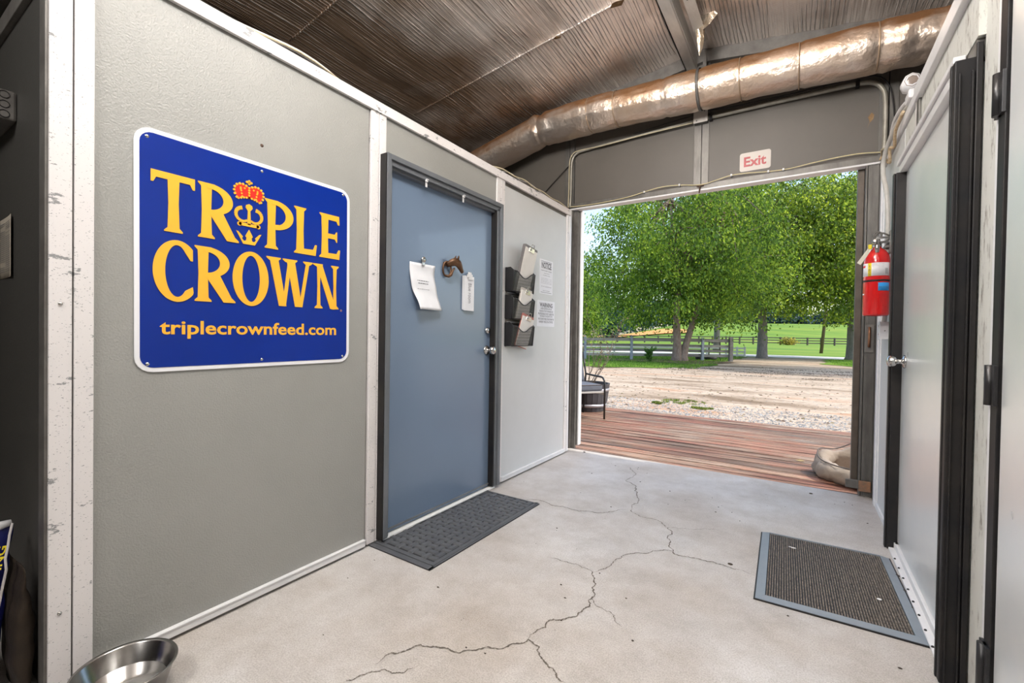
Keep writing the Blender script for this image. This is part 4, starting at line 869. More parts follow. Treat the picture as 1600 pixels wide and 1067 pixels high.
# feed bag leaning against the return wall
bagm = mat('woven_blue_bag', (.008, .012, .14), .5, var=(.006, .008, .09), vscale=7, bump=.3, bscale=200)
bg_ = thing('feed_bag', 'dark blue bedding bag with yellow letters leaning at the left edge', 'bag', (-2.06, -.02, .004))
bg_.rotation_euler = (R(-7), 0, 0)
def pillow(w, d, h, nx=20, nz=26, seed=0, am=.022):
    V = []; F = []
    for j in range(nz+1):
        v = j/nz; dd = d*(math.sin(PI*min(1, v*1.25+.12)) if v < .3 else 1)*(1 if v < .6 else max(.06, 1-(v-.6)/.4)); dd = max(dd, d*.06)
        for i in range(nx*2):
            a = 2*PI*i/(nx*2); c_, s_ = math.cos(a), math.sin(a)
            x = (abs(s_)**.75)*math.copysign(1, s_)*dd/2; y = (abs(c_)**.35)*math.copysign(1, c_)*w/2*(1-.05*v)
            q = noise.noise(Vector((x*9+seed, y*7, v*7)))*am
            V.append((x+q, y+q*.5, v*h+.012*noise.noise(Vector((y*9, x*5, 2)))*v))
    n = nx*2
    for j in range(nz):
        for i in range(n): F.append((j*n+i, j*n+(i+1) % n, (j+1)*n+(i+1) % n, (j+1)*n+i))
    F.append(tuple(reversed(range(n)))); F.append(tuple(nz*n+i for i in range(n)))
    m = MB(); m.add(V, F, True); return m
obj('sack', pillow(.62, .16, .53, seed=3), bagm, bg_)
obj('hem', MB().tube([(.0, -.29+.58*k/24, .53+.006*math.sin(k*2.1)) for k in range(25)], [.012+.004*math.sin(k*3.3) for k in range(25)], 7), whitep, bg_, 'white stitched hem')
obj('thread', MB().tube([(.012, .290, .53), (.03, .285, .50), (.045, .283, .47), (.060, .279, .44), (.07, .283, .41), (.078, .280, .36), (.082, .278, .30), (.08, .27, .2)], .0035, 6), mat('white_thread', (.6, .56, .55), .7), bg_, 'white tape down the side')
q = textmesh('BEDDING', 0, .17, 0, .017, 0, 0, .02); q.v = [(.090-.10*max(0, x-.06), .262-y+.07*x, .315+x) for x, y, z in q.v]
obj('lettering', q, mat('label_yellow', (0, 0, 0)), bg_, 'yellow printed word')
pb = obj('paper_sack', pillow(.20, .05, .38, seed=9, am=.008), mat('brown_paper', (.032, .019, .009), .8, var=(.02, .012, .006), vscale=9, bump=.5, bscale=18, bdist=.01), None, 'crumpled brown paper sack behind the blue bag', 'bag')
pb.location = (-2.02, .338, 0); pb.rotation_euler = (0, 0, R(90))
# things on the shaded return wall
ls = thing('posted_list', 'printed two-column list pinned to the dark wall at the left edge', 'paper', (-2.515, .376, 1.28), ONBACK)
obj('sheet', sheet(.215, .215, 6, 6, lambda x, y: (x, y, .002+.006*(x/.215)**3)), mat('buff_paper', (.40, .36, .29), .7, var=(.35, .31, .25), vscale=12), ls)
pm = MB(); rr_ = random.Random(2)
for c0 in (.012, .115):
    yy = .195
    while yy > .02:
        if rr_.random() > .15: lines(pm, c0, c0+.088, (yy,), 0, .0022, .02, lambda x, y: .0032+.006*(x/.215)**3)
        yy -= .0072
obj('print', pm, ink, ls, kind='stuff')
kb = thing('knockout_box', 'galvanised box with round knockouts on the dark wall', 'junction box', (-2.376, .376, 1.80), ONBACK)
obj('shell', MB().box(-.12, .12, 0, .10, 0, .065, .008), galvd, kb)
for k in range(3):
    obj('knockout', MB().tube([(.1205, .018+.032*k+.012*math.sin(2*PI*i/16), .030+.012*math.cos(2*PI*i/16)) for i in range(16)], .0015, 5, True), black, kb)
# ================================================================== OUTDOORS
def smooth(a, b, t): t = min(1, max(0, (t-a)/(b-a))); return t*t*(3-2*t)
def dep(x, y): return -x*math.sin(YAW)*1+y*math.cos(YAW)*1
def ground_z(x, y):
    z = -.075-.05*smooth(7, 20, y)
    D = -.541*x+.841*y
    z += .42*smooth(42, 80, D)
    az = x/max(y, 1)
    H = 1.3+6.6*smooth(-.40, -.16, az)
    z += H*smooth(88, 200, D)-5*smooth(215, 320, D)
    return z+.015*noise.noise(Vector((x*.25, y*.25, 0)))*smooth(9, 20, y)
def sheet_ground(us, ds, zoff, name, m, lbl, cat, edge=None, parent=None, kind='structure'):
    """grid over a polar fan of (azimuth ratio, depth) so the mesh is dense nearby"""
    V = []; n = len(us)
    for d in ds:
        for u in us:
            x, y = u*d, d; V.append((x, y, ground_z(x, y)+zoff))
    mb = MB(); mb.add(V, [(j*n+i, j*n+i+1, j*n+n+i+1, j*n+n+i) for j in range(len(ds)-1) for i in range(n-1)], True)
    return obj(name, mb, m, parent, lbl, cat, kind)
def ramp_mix(m, src_nodes): pass
def ground_mat(name, stops, scale, detail=6, bump=.4, bscale=20, rough=.9, pebble=None):
    m = bpy.data.materials.new(name); m.use_nodes = True; n, l = nt(m); b = n['Principled BSDF']; b.inputs['Roughness'].default_value = rough
    b.inputs['Specular IOR Level'].default_value = .2
    tc = n.new('ShaderNodeTexCoord'); z = n.new('ShaderNodeTexNoise'); z.inputs['Scale'].default_value = scale; z.inputs['Detail'].default_value = detail; z.inputs['Roughness'].default_value = .65
    mp = n.new('ShaderNodeMapping'); mp.inputs['Scale'].default_value = (.32, 1.1, 1); l.new(tc.outputs['Object'], mp.inputs[0]); l.new(mp.outputs[0], z.inputs[0])
    c = n.new('ShaderNodeValToRGB'); l.new(z.outputs[0], c.inputs[0]); e = c.color_ramp.elements
    while len(e) < len(stops): e.new(.5)
    for k, (p, col) in enumerate(stops): e[k].position = p; e[k].color = (*col, 1)
    out = c.outputs[0]
    if pebble:
        v = n.new('ShaderNodeTexNoise'); v.inputs['Scale'].default_value = pebble; v.inputs['Detail'].default_value = 2; l.new(tc.outputs['Object'], v.inputs[0])
        c2 = n.new('ShaderNodeValToRGB'); l.new(v.outputs[0], c2.inputs[0]); c2.color_ramp.elements[0].position = .3; c2.color_ramp.elements[0].color = (.6, .58, .56, 1); c2.color_ramp.elements[1].position = .55
        x = n.new('ShaderNodeMix'); x.data_type = 'RGBA'; x.blend_type = 'MULTIPLY'; x.inputs[0].default_value = .7; l.new(out, x.inputs[6]); l.new(c2.outputs[0], x.inputs[7]); out = x.outputs[2]
    l.new(out, b.inputs['Base Color']); bz = n.new('ShaderNodeTexNoise'); bz.inputs['Scale'].default_value = bscale; bz.inputs['Detail'].default_value = 5; l.new(tc.outputs['Object'], bz.inputs[0])
    bp = n.new('ShaderNodeBump'); bp.inputs['Strength'].default_value = bump; bp.inputs['Distance'].default_value = .03; l.new(bz.outputs[0], bp.inputs['Height']); l.new(bp.outputs[0], b.inputs['Normal']); return m
dirt = ground_mat('gravel_dirt', [(.34, (.20, .14, .09)), (.44, (.37, .285, .205)), (.54, (.50, .405, .31)), (.66, (.42, .25, .15))], .8, 8, .6, 18, .95, 9)
grassm = ground_mat('lawn', [(.3, (.06, .13, .01)), (.5, (.11, .21, .02)), (.7, (.20, .29, .04))], 1.4, 7, .9, 30)
fieldm = ground_mat('pasture', [(.3, (.075, .15, .014)), (.5, (.13, .22, .02)), (.7, (.23, .27, .035))], .12, 8, .9, 3)
roadm = ground_mat('pale_road', [(.3, (.52, .50, .49)), (.7, (.62, .60, .58))], 1.2)
redearth = ground_mat('red_earth', [(.3, (.62, .22, .06)), (.7, (.60, .36, .12))], .3)
mulch = ground_mat('mulch', [(.35, (.10, .07, .045)), (.5, (.17, .12, .08)), (.65, (.26, .20, .14))], 6, 8, 1, 40)
US = [-2.6+k*.1 for k in range(18)]+[-.8+.02*k for k in range(70)]+[.6+.1*k for k in range(12)]
yard = sheet_ground(US, [4.2, 5, 6, 7, 8, 9, 10, 12, 14, 16, 18, 20, 22, 24, 27, 30, 33, 36, 40, 45, 50, 56, 62, 70, 78, 86, 95, 105, 115, 125, 135, 145, 155, 165, 175, 185, 195, 205, 215, 225, 240, 260, 300, 360], -.0, 'ground_field', fieldm, 'rolling green pasture rising beyond the road', 'pasture')
def patch(poly, dz, name, m, lbl, cat, wob=.25, step=.5, parent=None):
    """polygon on the ground with a ragged edge"""
    P = []
    for (a, b) in zip(poly, poly[1:]+poly[:1]):
        a = Vector(a); b = Vector(b); n = max(1, int((b-a).length/step))
        for k in range(n):
            p = a.lerp(b, k/n); w = wob*min(1, (b-a).length/6)
            P.append(p+Vector((noise.noise(Vector((p.x*.9, p.y*.9, dz*40))), noise.noise(Vector((p.x*.9+9, p.y*.9, dz*40)))))*w*2)
    bm = bmesh.new(); vs = [bm.verts.new((p.x, p.y, 0)) for p in P]; f = bm.faces.new(vs)
    bmesh.ops.triangulate(bm, faces=[f])
    for _ in range(3): 
        long_e = [e for e in bm.edges if e.calc_length() > 3]
        if not long_e: break
        bmesh.ops.subdivide_edges(bm, edges=long_e, cuts=1); bmesh.ops.triangulate(bm, faces=bm.faces[:])
    for v in bm.verts: v.co.z = ground_z(v.co.x, v.co.y)+dz
    for f in bm.faces:
        if f.normal.z < 0: f.normal_flip()
    mb = MB().bm(bm, True); bm.free()
    return obj(name, mb, m, parent, lbl, cat, 'structure')
patch([(-40, 4.1), (12, 4.1), (30, 30), (14, 33), (8, 35.5), (-.2, 35.8), (-3.2, 35), (-4, 26), (-3, 22.5), (-4.6, 18.5), (-7.0, 16.8), (-14, 17), (-40, 17)], .014, 'ground_yard', dirt, 'pale dirt and gravel yard in front of the deck', 'yard', .35)
patch([(-40, 17.2), (-14, 17.2), (-7.0, 17.0), (-4.7, 18.7), (-3.2, 22.5), (-4, 26), (-2.9, 35), (-20, 35.5), (-60, 35), (-60, 25)], .028, 'ground_lawn', grassm, 'shaded green lawn strip under the forked tree', 'lawn', .3)
patch([(1.0, 27.5), (3.5, 25.0), (14, 25.5), (25, 33), (8, 35.2), (1.2, 35)], .030, 'ground_lawn', grassm, 'green lawn corner around the right-hand trunk', 'lawn', .3)
patch([(-80, 35.6), (-3, 36.2), (10, 35.9), (60, 34), (60, 39.5), (10, 41), (-3, 41.5), (-80, 41)], .020, 'ground_road', roadm, 'pale road crossing behind the trees', 'road', .12)
patch([(-8.5, 22.5), (-4.2, 22.2), (-2.6, 25.6), (-5.2, 26.5), (-8.8, 25.2)], .045, 'ground_mulch', mulch, 'mulch bed round the foot of the forked tree', 'mulch', .3)
patch([(-72, 150), (-40, 160), (-31, 150), (-27, 137), (-45, 130), (-66, 134)], .30, 'ground_bare_patch', redearth, 'bare orange earth patch on the far pasture', 'earth', 2, 3)
# stones and leaves on the yard
def scatter_stones(n, xr, yr, r0, r1, seed, zb=.014, patchy=False):
    rg = np.random.default_rng(seed); mb = MB(); oct_v = [(1, 0, 0), (-1, 0, 0), (0, 1, 0), (0, -1, 0), (0, 0, 1), (0, 0, -1)]
    F = [(0, 2, 4), (2, 1, 4), (1, 3, 4), (3, 0, 4), (2, 0, 5), (1, 2, 5), (3, 1, 5), (0, 3, 5)]
    for _ in range(n):
        y = yr[0]+(yr[1]-yr[0])*rg.random()**1.7; x = xr[0]+(xr[1]-xr[0])*rg.random(); x *= (y/yr[0])**.55
        r_ = r0+(r1-r0)*rg.random()**2; s = rg.uniform(.6, 1.3, 3); a = rg.random()*6.28; z = ground_z(x, y)+zb
        if patchy and noise.noise(Vector((x*.6, y*1.1, 5)))+.25*noise.noise(Vector((x*3, y*4, 5)))+(.35-abs(y-19.6)*.22) < rg.random()*.45: continue
        mb.add([(x+r_*s[0]*(v[0]*math.cos(a)-v[1]*math.sin(a)), y+r_*s[1]*(v[0]*math.sin(a)+v[1]*math.cos(a)), z+r_*.55*s[2]*v[2]) for v in oct_v], F)
    return mb
obj('gravel', scatter_stones(9000, (-5.5, 2.2), (6.86, 8.6), .010, .024, 1), mat('grey_gravel', (.25, .245, .235), .85, rnd=-.5), None, 'band of grey gravel along the outer edge of the deck', 'gravel', 'stuff')
obj('yard_litter', scatter_stones(1400, (-6, 2), (7.5, 24), .012, .04, 2), mat('dark_litter', (.16, .115, .07), .9, rnd=-.4), None, 'dark stones and dead leaves strewn over the yard', 'litter', 'stuff')
obj('gravel', scatter_stones(3500, (-6, 2.4), (7.2, 22), .006, .018, 5), mat('grey_gravel', (.5, .49, .47)), None, 'loose pebbles scattered over the dirt yard', 'gravel', 'stuff')
obj('shade_leaf_litter', scatter_stones(6500, (-4.6, 2.3), (16.6, 23), .014, .036, 9, .016, True), mat('brown_litter', (.10, .07, .045), .95, rnd=-.4), None, 'brown leaf litter at the far side of the yard, massed to darken the tree shade', 'litter', 'stuff')  # leaf litter, packed dark to deepen the shade band on the yard
# grass blades
def blades(n, pts_fn, h0, h1, seed, w=.012):
    rg = np.random.default_rng(seed); V = np.zeros((n, 3, 3)); k = 0
    while k < n:
        x, y = pts_fn(rg)
        if x is None: continue
        z = ground_z(x, y)+.02; a = rg.random()*6.28; h = rg.uniform(h0, h1); ww = w*rg.uniform(.6, 1.5); lean = rg.uniform(-.4, .4, 2)*h
        V[k] = [(x-ww*math.cos(a), y-ww*math.sin(a), z), (x+ww*math.cos(a), y+ww*math.sin(a), z), (x+lean[0], y+lean[1], z+h)]; k += 1
    me = bpy.data.meshes.new('grass_blades'); me.vertices.add(n*3); me.vertices.foreach_set('co', V.reshape(-1)); me.loops.add(n*3); me.loops.foreach_set('vertex_index', np.arange(n*3, dtype=np.int32))
    me.polygons.add(n); me.polygons.foreach_set('loop_start', np.arange(0, n*3, 3, dtype=np.int32)); me.update(calc_edges=True); return me
def leafmat(name, col, col2, rnd=.35, tr=.45):
    m = bpy.data.materials.new(name); m.use_nodes = True; n, l = nt(m); b = n['Principled BSDF']; b.inputs['Roughness'].default_value = .5; b.inputs['Specular IOR Level'].default_value = .35
    g = n.new('ShaderNodeNewGeometry'); c = n.new('ShaderNodeValToRGB'); l.new(g.outputs['Random Per Island'], c.inputs[0]); e = c.color_ramp.elements
    e[0].color = (*[v*(1-rnd)*.7 for v in col], 1); e[1].color = (*col2, 1); e.new(.55).color = (*col, 1)
    tcx = n.new('ShaderNodeTexCoord'); cn = n.new('ShaderNodeTexNoise'); cn.inputs['Scale'].default_value = .75; cn.inputs['Detail'].default_value = 3; l.new(tcx.outputs['Object'], cn.inputs[0])
    cm = n.new('ShaderNodeMapRange'); l.new(cn.outputs[0], cm.inputs[0]); cm.inputs[1].default_value = .35; cm.inputs[2].default_value = .65; cm.inputs[3].default_value = -.28; cm.inputs[4].default_value = .30
    ca = n.new('ShaderNodeMath'); l.new(g.outputs['Random Per Island'], ca.inputs[0]); l.new(cm.outputs[0], ca.inputs[1]); l.new(ca.outputs[0], c.inputs[0])
    t = n.new('ShaderNodeBsdfTranslucent'); hs = n.new('ShaderNodeHueSaturation'); hs.inputs['Value'].default_value = 1.5; hs.inputs['Hue'].default_value = .485; l.new(c.outputs[0], hs.inputs['Color'])
    l.new(c.outputs[0], b.inputs['Base Color']); l.new(hs.outputs[0], t.inputs[0]); mx = n.new('ShaderNodeMixShader'); mx.inputs[0].default_value = tr
    l.new(b.outputs[0], mx.inputs[1]); l.new(t.outputs[0], mx.inputs[2]); l.new(mx.outputs[0], n['Material Output'].inputs[0]); return m
bladem = leafmat('grass_blade', (.12, .27, .03), (.30, .42, .07))
def g1(rg):
    y = rg.uniform(17.1, 34); x = rg.uniform(-22, -2.9)
    lim = -7 if y < 17.4 else (-4.8 if y < 19 else (-3.4 if y < 24 else -3.2))
    if y < 18.8: lim = -7.0+(y-17.0)/1.8*2.2
    if x > lim-.15 or x/y < -.62: return None, None
    return x, y
obj('grass', blades(42000, g1, .03, .09, 3), bladem, None, 'short grass blades over the left lawn strip', 'grass', 'stuff')
def g2(rg):
    y = rg.uniform(25.8, 35); x = rg.uniform(1.4, 9)
    if x < 1.3+(y < 28)*(28-y)*.9: return None, None
    return x, y
obj('grass', blades(14000, g2, .03, .09, 4), bladem, None, 'short grass blades over the right lawn corner', 'grass', 'stuff')
def g3(rg):
    a = rg.random()*6.28; r_ = rg.random()**.5; k = rg.integers(3)
    c = ((-1.80, 8.55, .40, .30), (-1.35, 7.9, .22, .12), (-2.1, 8.1, .12, .1))[k]
    if noise.noise(Vector((c[0]+c[2]*r_*math.cos(a), c[1]+c[3]*r_*math.sin(a), 0))*7) < .05: return None, None
    return c[0]+c[2]*r_*math.cos(a), c[1]+c[3]*r_*math.sin(a)
obj('weed_patch', blades(1500, g3, .015, .045, 6, .006), leafmat('weed', (.16, .24, .04), (.34, .34, .09)), None, 'sparse green weeds growing in the gravel past the deck', 'weeds', 'stuff')

# ---- deck of weathered boards
def deckmat():
    m = bpy.data.materials.new('weathered_red_boards'); m.use_nodes = True; n, l = nt(m); b = n['Principled BSDF']; b.inputs['Roughness'].default_value = .62
    tc = n.new('ShaderNodeTexCoord'); oi = n.new('ShaderNodeObjectInfo'); cb = n.new('ShaderNodeCombineXYZ'); ml = n.new('ShaderNodeMath'); ml.operation = 'MULTIPLY'; ml.inputs[1].default_value = 37
    l.new(oi.outputs['Random'], ml.inputs[0]); l.new(ml.outputs[0], cb.inputs[0]); l.new(ml.outputs[0], cb.inputs[2])
    ad = n.new('ShaderNodeVectorMath'); l.new(tc.outputs['Object'], ad.inputs[0]); l.new(cb.outputs[0], ad.inputs[1])
    def nz(sc, scale, det=6, rg=.65):
        mp = n.new('ShaderNodeMapping'); mp.inputs['Scale'].default_value = sc; l.new(ad.outputs[0], mp.inputs[0]); z = n.new('ShaderNodeTexNoise'); z.inputs['Scale'].default_value = scale
        z.inputs['Detail'].default_value = det; z.inputs['Roughness'].default_value = rg; l.new(mp.outputs[0], z.inputs[0]); return z.outputs[0]
    def ramp(s, st):
        c = n.new('ShaderNodeValToRGB'); l.new(s, c.inputs[0]); e = c.color_ramp.elements
        while len(e) < len(st): e.new(.5)
        for k, (p, col) in enumerate(st): e[k].position = p; e[k].color = (*col, 1)
        return c.outputs[0]
    a = ramp(nz((.7, 1, 1), 1.6), [(.3, (.36, .13, .085)), (.42, (.42, .20, .13)), (.55, (.40, .27, .19)), (.7, (.46, .38, .31))])
    g = ramp(nz((.5, 8, 1), 3.0, 8, .78), [(.36, (.16, .12, .10)), (.47, (.62, .56, .52)), (.6, (1, 1, 1))])
    s2 = ramp(nz((.2, 18, 1), 3.0, 5), [(.45, (.12, .09, .08)), (.50, (1, 1, 1))])
    def mul(x_, y_, f): x = n.new('ShaderNodeMix'); x.data_type = 'RGBA'; x.blend_type = 'MULTIPLY'; x.inputs[0].default_value = f; l.new(x_, x.inputs[6]); l.new(y_, x.inputs[7]); return x.outputs[2]
    hs = n.new('ShaderNodeHueSaturation'); mr = n.new('ShaderNodeMapRange'); l.new(oi.outputs['Random'], mr.inputs[0]); mr.inputs[3].default_value = .6; mr.inputs[4].default_value = 1.25; l.new(mr.outputs[0], hs.inputs['Value'])
    l.new(mul(mul(a, g, .95), s2, .8), hs.inputs['Color']); l.new(hs.outputs[0], b.inputs['Base Color'])
    bp = n.new('ShaderNodeBump'); bp.inputs['Strength'].default_value = .4; bp.inputs['Distance'].default_value = .003; l.new(g, bp.inputs['Height']); l.new(bp.outputs[0], b.inputs['Normal']); return m
dm = deckmat()
deck = obj('floor_deck', MB().box(-5.2, 3.2, 4.10, 6.78, -.13, -.062), mat('deck_framing', (.06, .045, .035), .9), None, 'weathered red-brown plank deck outside the doorway', 'deck', 'structure')
def boardmesh(w_, x0, x1): 
    return MB().box(x0, x1, -w_/2, w_/2, -.03, 0, .004).mesh('deck_board')
rd = random.Random(11); y = BY+.018; kk = 0; bms = [boardmesh(.129, -5.3, 3.3)]
while y < 6.80:
    b = obj('deck_board', bms[0], dm, deck); b.location = (rd.uniform(-.03, .03), y+.068, -.022+rd.uniform(-.003, .003)); b.rotation_euler = (R(rd.uniform(-.5, .5)), 0, R(rd.uniform(-.03, .03)))
    y += .1425; kk += 1
# fallen leaf on the deck
lfm = MB().add([(0, 0, .004), (.035, .012, .012), (.07, .0, .006), (.035, -.016, .002), (.05, .02, .004)], [(0, 3, 1), (3, 2, 1), (1, 2, 4)])
o_ = obj('fallen_leaf', lfm, mat('dead_leaf', (.30, .22, .10), .7), None, 'single curled dead leaf lying on the deck boards', 'leaf'); o_.location = (-.03, 4.95, -.02); o_.scale = (1.2, 1.2, 1.2)
# ---- pet bed
pet = thing('pet_bed', 'sagging beige canvas pet bed on the deck by the right jamb', 'pet bed', (.44, 4.53, -.02))
canv = mat('beige_canvas', (.35, .295, .235), .85, var=(.26, .21, .165), vscale=5, bump=.6, bscale=35, bdist=.006)
mb = MB(); na, nb = 64, 16
for i in range(na):
    a = 2*PI*i/na; c_, s_ = math.cos(a), math.sin(a)
    back = .5+.5*s_; hgt = .135+.10*back**2*(1+.3*math.sin(a*5)); thick = .070+.012*math.sin(a*7+1)+.01*noise.noise(Vector((c_*3, s_*3, 0)))
    cx, cy = .285*c_*(1+.05*math.sin(3*a)), .235*s_
    for k in range(nb):
        b = 2*PI*k/nb; rr = math.cos(b)*thick*(1-.25*back); zz = hgt/2*(1+math.sin(b))+.012*noise.noise(Vector((c_*6, s_*6, b)))
        rr += .022*noise.noise(Vector((c_*9, s_*9, b*1.5))); zz = max(zz, .0)
        if b < PI: rr -= .03*back
        mb.v.append((cx+rr*c_, cy+rr*s_, zz))
for i in range(na):
    for k in range(nb): mb.f.append((i*nb+k, ((i+1) % na)*nb+k, ((i+1) % na)*nb+(k+1) % nb, i*nb+(k+1) % nb)); mb.sm.append(True)
obj('bolster', mb, canv, pet)
obj('cushion', MB().lathe([(.0001, .05), (.12, .06), (.19, .05), (.23, .03), (.24, .01)], 32), mat('faded_pink_canvas', (.36, .25, .20), .85, var=(.28, .18, .14), vscale=6), pet)
pp = []
for i in range(65):
    a = 2*PI*i/64; c_, s_ = math.cos(a), math.sin(a); back = .5+.5*s_; hgt = .135+.10*back**2*(1+.3*math.sin(a*5))
    pp.append((.285*c_*(1+.05*math.sin(3*a))+.02*c_, .235*s_+.02*s_, hgt+.004))
obj('piping', MB().tube(pp[:-1], .005, 6, True), mat('dark_piping', (.10, .08, .07), .7), pet, 'dark piped rim')
# ---- patio seat
ch = thing('patio_seat', 'black metal patio seat with grey cushion, at the left jamb', 'chair', (-2.244, 5.847, -.02))
ch.rotation_euler = (0, 0, math.atan2(-.6, .8))      # local +X = facing direction, local -Y = towards the near side
fm_ = blackm; wseat = .85; dl = .52
def arm(yy):
    return MB().tube([(0, yy, 0), (0, yy, .47), (-.012, yy, .525), (-.05, yy, .562), (-.10, yy, .572), (-dl, yy, .58)], .013, 8).tube([(-dl-.06, yy, 0), (-dl+.0, yy, .58), (-dl-.10, yy, .90)], .013, 8)
obj('arm_frame', arm(0), fm_, ch); obj('arm_frame', arm(-wseat), fm_, ch)
obj('seat_rail', MB().box(-.02, .0, -wseat, 0, .36, .385, .003).box(-dl, .0, -.012, .012, .33, .365, .003).box(-dl, 0, -wseat-.012, -wseat+.012, .33, .365, .003), mat('silver_rail', (.45, .44, .42), .4, metal=.4), ch, 'lighter grey seat rail')
cu = mat('charcoal_cushion', (.12, .135, .165), .8, var=(.10, .11, .135), vscale=12, bump=.3, bscale=200)
obj('seat_cushion', MB().box(-dl+.03, -.01, -wseat+.02, -.02, .385, .475, .025), cu, ch)
obj('piping', MB().tube([(-.012, -wseat+.04, .470), (-.012, -.04, .470)], .005, 6).tube([(-.03, -.022, .470), (-dl+.05, -.022, .470)], .005, 6), mat('dark_piping', (0, 0, 0)), ch)
bk = MB().box(-.05, .05, -wseat+.02, -.02, 0, .46, .03)
bo = obj('back_cushion', bk, cu, ch); bo.location = (-dl-.02, 0, .46); bo.rotation_euler = (0, R(-14), 0)
# ---- barrel planter with a sparse shrub
br = thing('barrel_planter', 'dark half-barrel planter with silver hoops behind the patio seat', 'planter', (-2.78, 6.50, -.02))
br.scale = (1, 1, 1.12)
stave = mat('dark_stave', (.045, .042, .048), .6, var=(.07, .065, .07), vscale=14, stretch=(1, 1, .2))
sm_ = None
for k in range(24):
    a = 2*PI*k/24; hw = 2*PI/24*.47
    mbs = MB(); prof = [(.275, 0), (.31, .14), (.335, .30), (.345, .37)]; V = []
    for r_, z in prof:
        for (rr, aa) in ((r_, -hw), (r_, hw), (r_-.02, hw), (r_-.02, -hw)): V.append((rr*math.cos(aa), rr*math.sin(aa), z))
    F = []
    for i in range(3):
        for j in range(4): F.append((i*4+j, i*4+(j+1) % 4, i*4+4+(j+1) % 4, i*4+4+j))
    F += [(3, 2, 1, 0), (12, 13, 14, 15)]
    if sm_ is None: sm_ = mbs.add(V, F).mesh('stave')
    s = obj('stave', sm_, stave, br); s.rotation_euler = (0, 0, a)
for z, r_ in ((.08, .299), (.29, .337)):
    obj('hoop', MB().lathe([(r_-.006, z-.02), (r_, z-.02), (r_+.004, z+.02), (r_-.002, z+.02)], 36), mat('pale_hoop', (.42, .40, .42), .4, metal=.5), br, 'silver hoop')
obj('soil', MB().lathe([(.0001, .33), (.2, .325), (.315, .31)], 20), mulch, br)
def twig(mb, p, d, L, r_, rd, lv, leaves):
    pts = [p]; q = p.copy(); dd = d.copy()
    for k in range(5):
        dd = (dd+Vector((rd.uniform(-.22, .22), rd.uniform(-.22, .22), rd.uniform(-.05, .15)))).normalized(); q = q+dd*L/5; pts.append(q.copy())
        if lv and k > 0 and rd.random() < .7: twig(mb, q.copy(), (dd+Vector((rd.uniform(-.9, .9), rd.uniform(-.9, .9), .2))).normalized(), L*.5, r_*.55, rd, lv-1, leaves)
        if lv < 2: leaves.append((q.copy(), dd.copy()))
    mb.tube(pts, [r_*(1-.14*k) for k in range(6)], 5)
def leafcards(leaves, s, rd, per=2):
    mb = MB()
    for q, d in leaves:
        for _ in range(per):
            a = Vector((rd.uniform(-1, 1), rd.uniform(-1, 1), rd.uniform(-.6, .6))).normalized(); b = a.cross(Vector((rd.random(), rd.random(), 1))).normalized(); ss = s*rd.uniform(.6, 1.3)
            mb.add([q, q+a*ss*.5+b*ss*.28, q+a*ss, q+a*ss*.5-b*ss*.28], [(0, 1, 2, 3)])
    return mb
shr = thing('potted_shrub', 'sparse twiggy shrub growing out of the barrel planter', 'shrub', (-2.78, 6.50, .33))
shr.scale = (1.35, 1.35, 1.15)
rd = random.Random(21); tw = MB(); lv_ = []
for k in range(9):
    a = k*.7+rd.uniform(-.2, .2); twig(tw, Vector((.05*math.cos(a), .05*math.sin(a), 0)), Vector((.35*math.cos(a), .35*math.sin(a), 1)).normalized(), rd.uniform(.45, .75), .006, rd, 2, lv_)
obj('stems', tw, mat('grey_twig', (.22, .17, .13), .8), shr); obj('leaves', leafcards(lv_, .028, rd, 1), leafmat('olive_leaf', (.13, .14, .06), (.3, .2, .12)), shr, kind='stuff')
sap = thing('young_shrub', 'small leafy sapling standing before the plank fence', 'shrub', (-6.25, 22.2, ground_z(-6.25, 22.2)+.02))
tw = MB(); lv_ = []
for k in range(4):
    a = k*1.6; twig(tw, Vector((0, 0, 0)), Vector((.25*math.cos(a), .25*math.sin(a), 1)).normalized(), rd.uniform(.45, .62), .008, rd, 1, lv_)
obj('stems', tw, mat('grey_twig', (0, 0, 0)), sap); obj('leaves', leafcards(lv_, .13, rd, 5), leafmat('sapling_leaf', (.06, .17, .03), (.12, .26, .05)), sap, kind='stuff')

# ---- fences
greyw = mat('weathered_plank', (.20, .18, .155), .85, var=(.30, .28, .26), vscale=6, stretch=(.4, .4, 4), rnd=.25)
postw = mat('grey_blue_post', (.34, .37, .42), .8, var=(.26, .28, .32), vscale=12)
def along(u, D):
    """ground point at azimuth pixel u (of the 1600 frame) and camera depth D, used as plain map coordinates"""
    k = (u-800)/702.13; return (D*(k*math.cos(YAW)-math.sin(YAW)), D*(k*math.sin(YAW)+math.cos(YAW)))
PF = [(-15.10, 20.5), (-13.1, 21.8), (-11.6, 22.75), (-9.50, 24.10), (-7.45, 25.4), (-5.35, 26.75), (-4.19, 27.45), (-3.0, 28.2)]
PF = [along(u, 24.6) for u in (770, 842, 914.5, 987, 1059, 1098, 1142)]
fn = thing('plank_fence', 'weathered grey four-plank fence behind the forked tree', 'fence', (PF[3][0], PF[3][1], ground_z(*PF[3])))
def wrel(o): o.location = -Vector(o.parent.location); return o
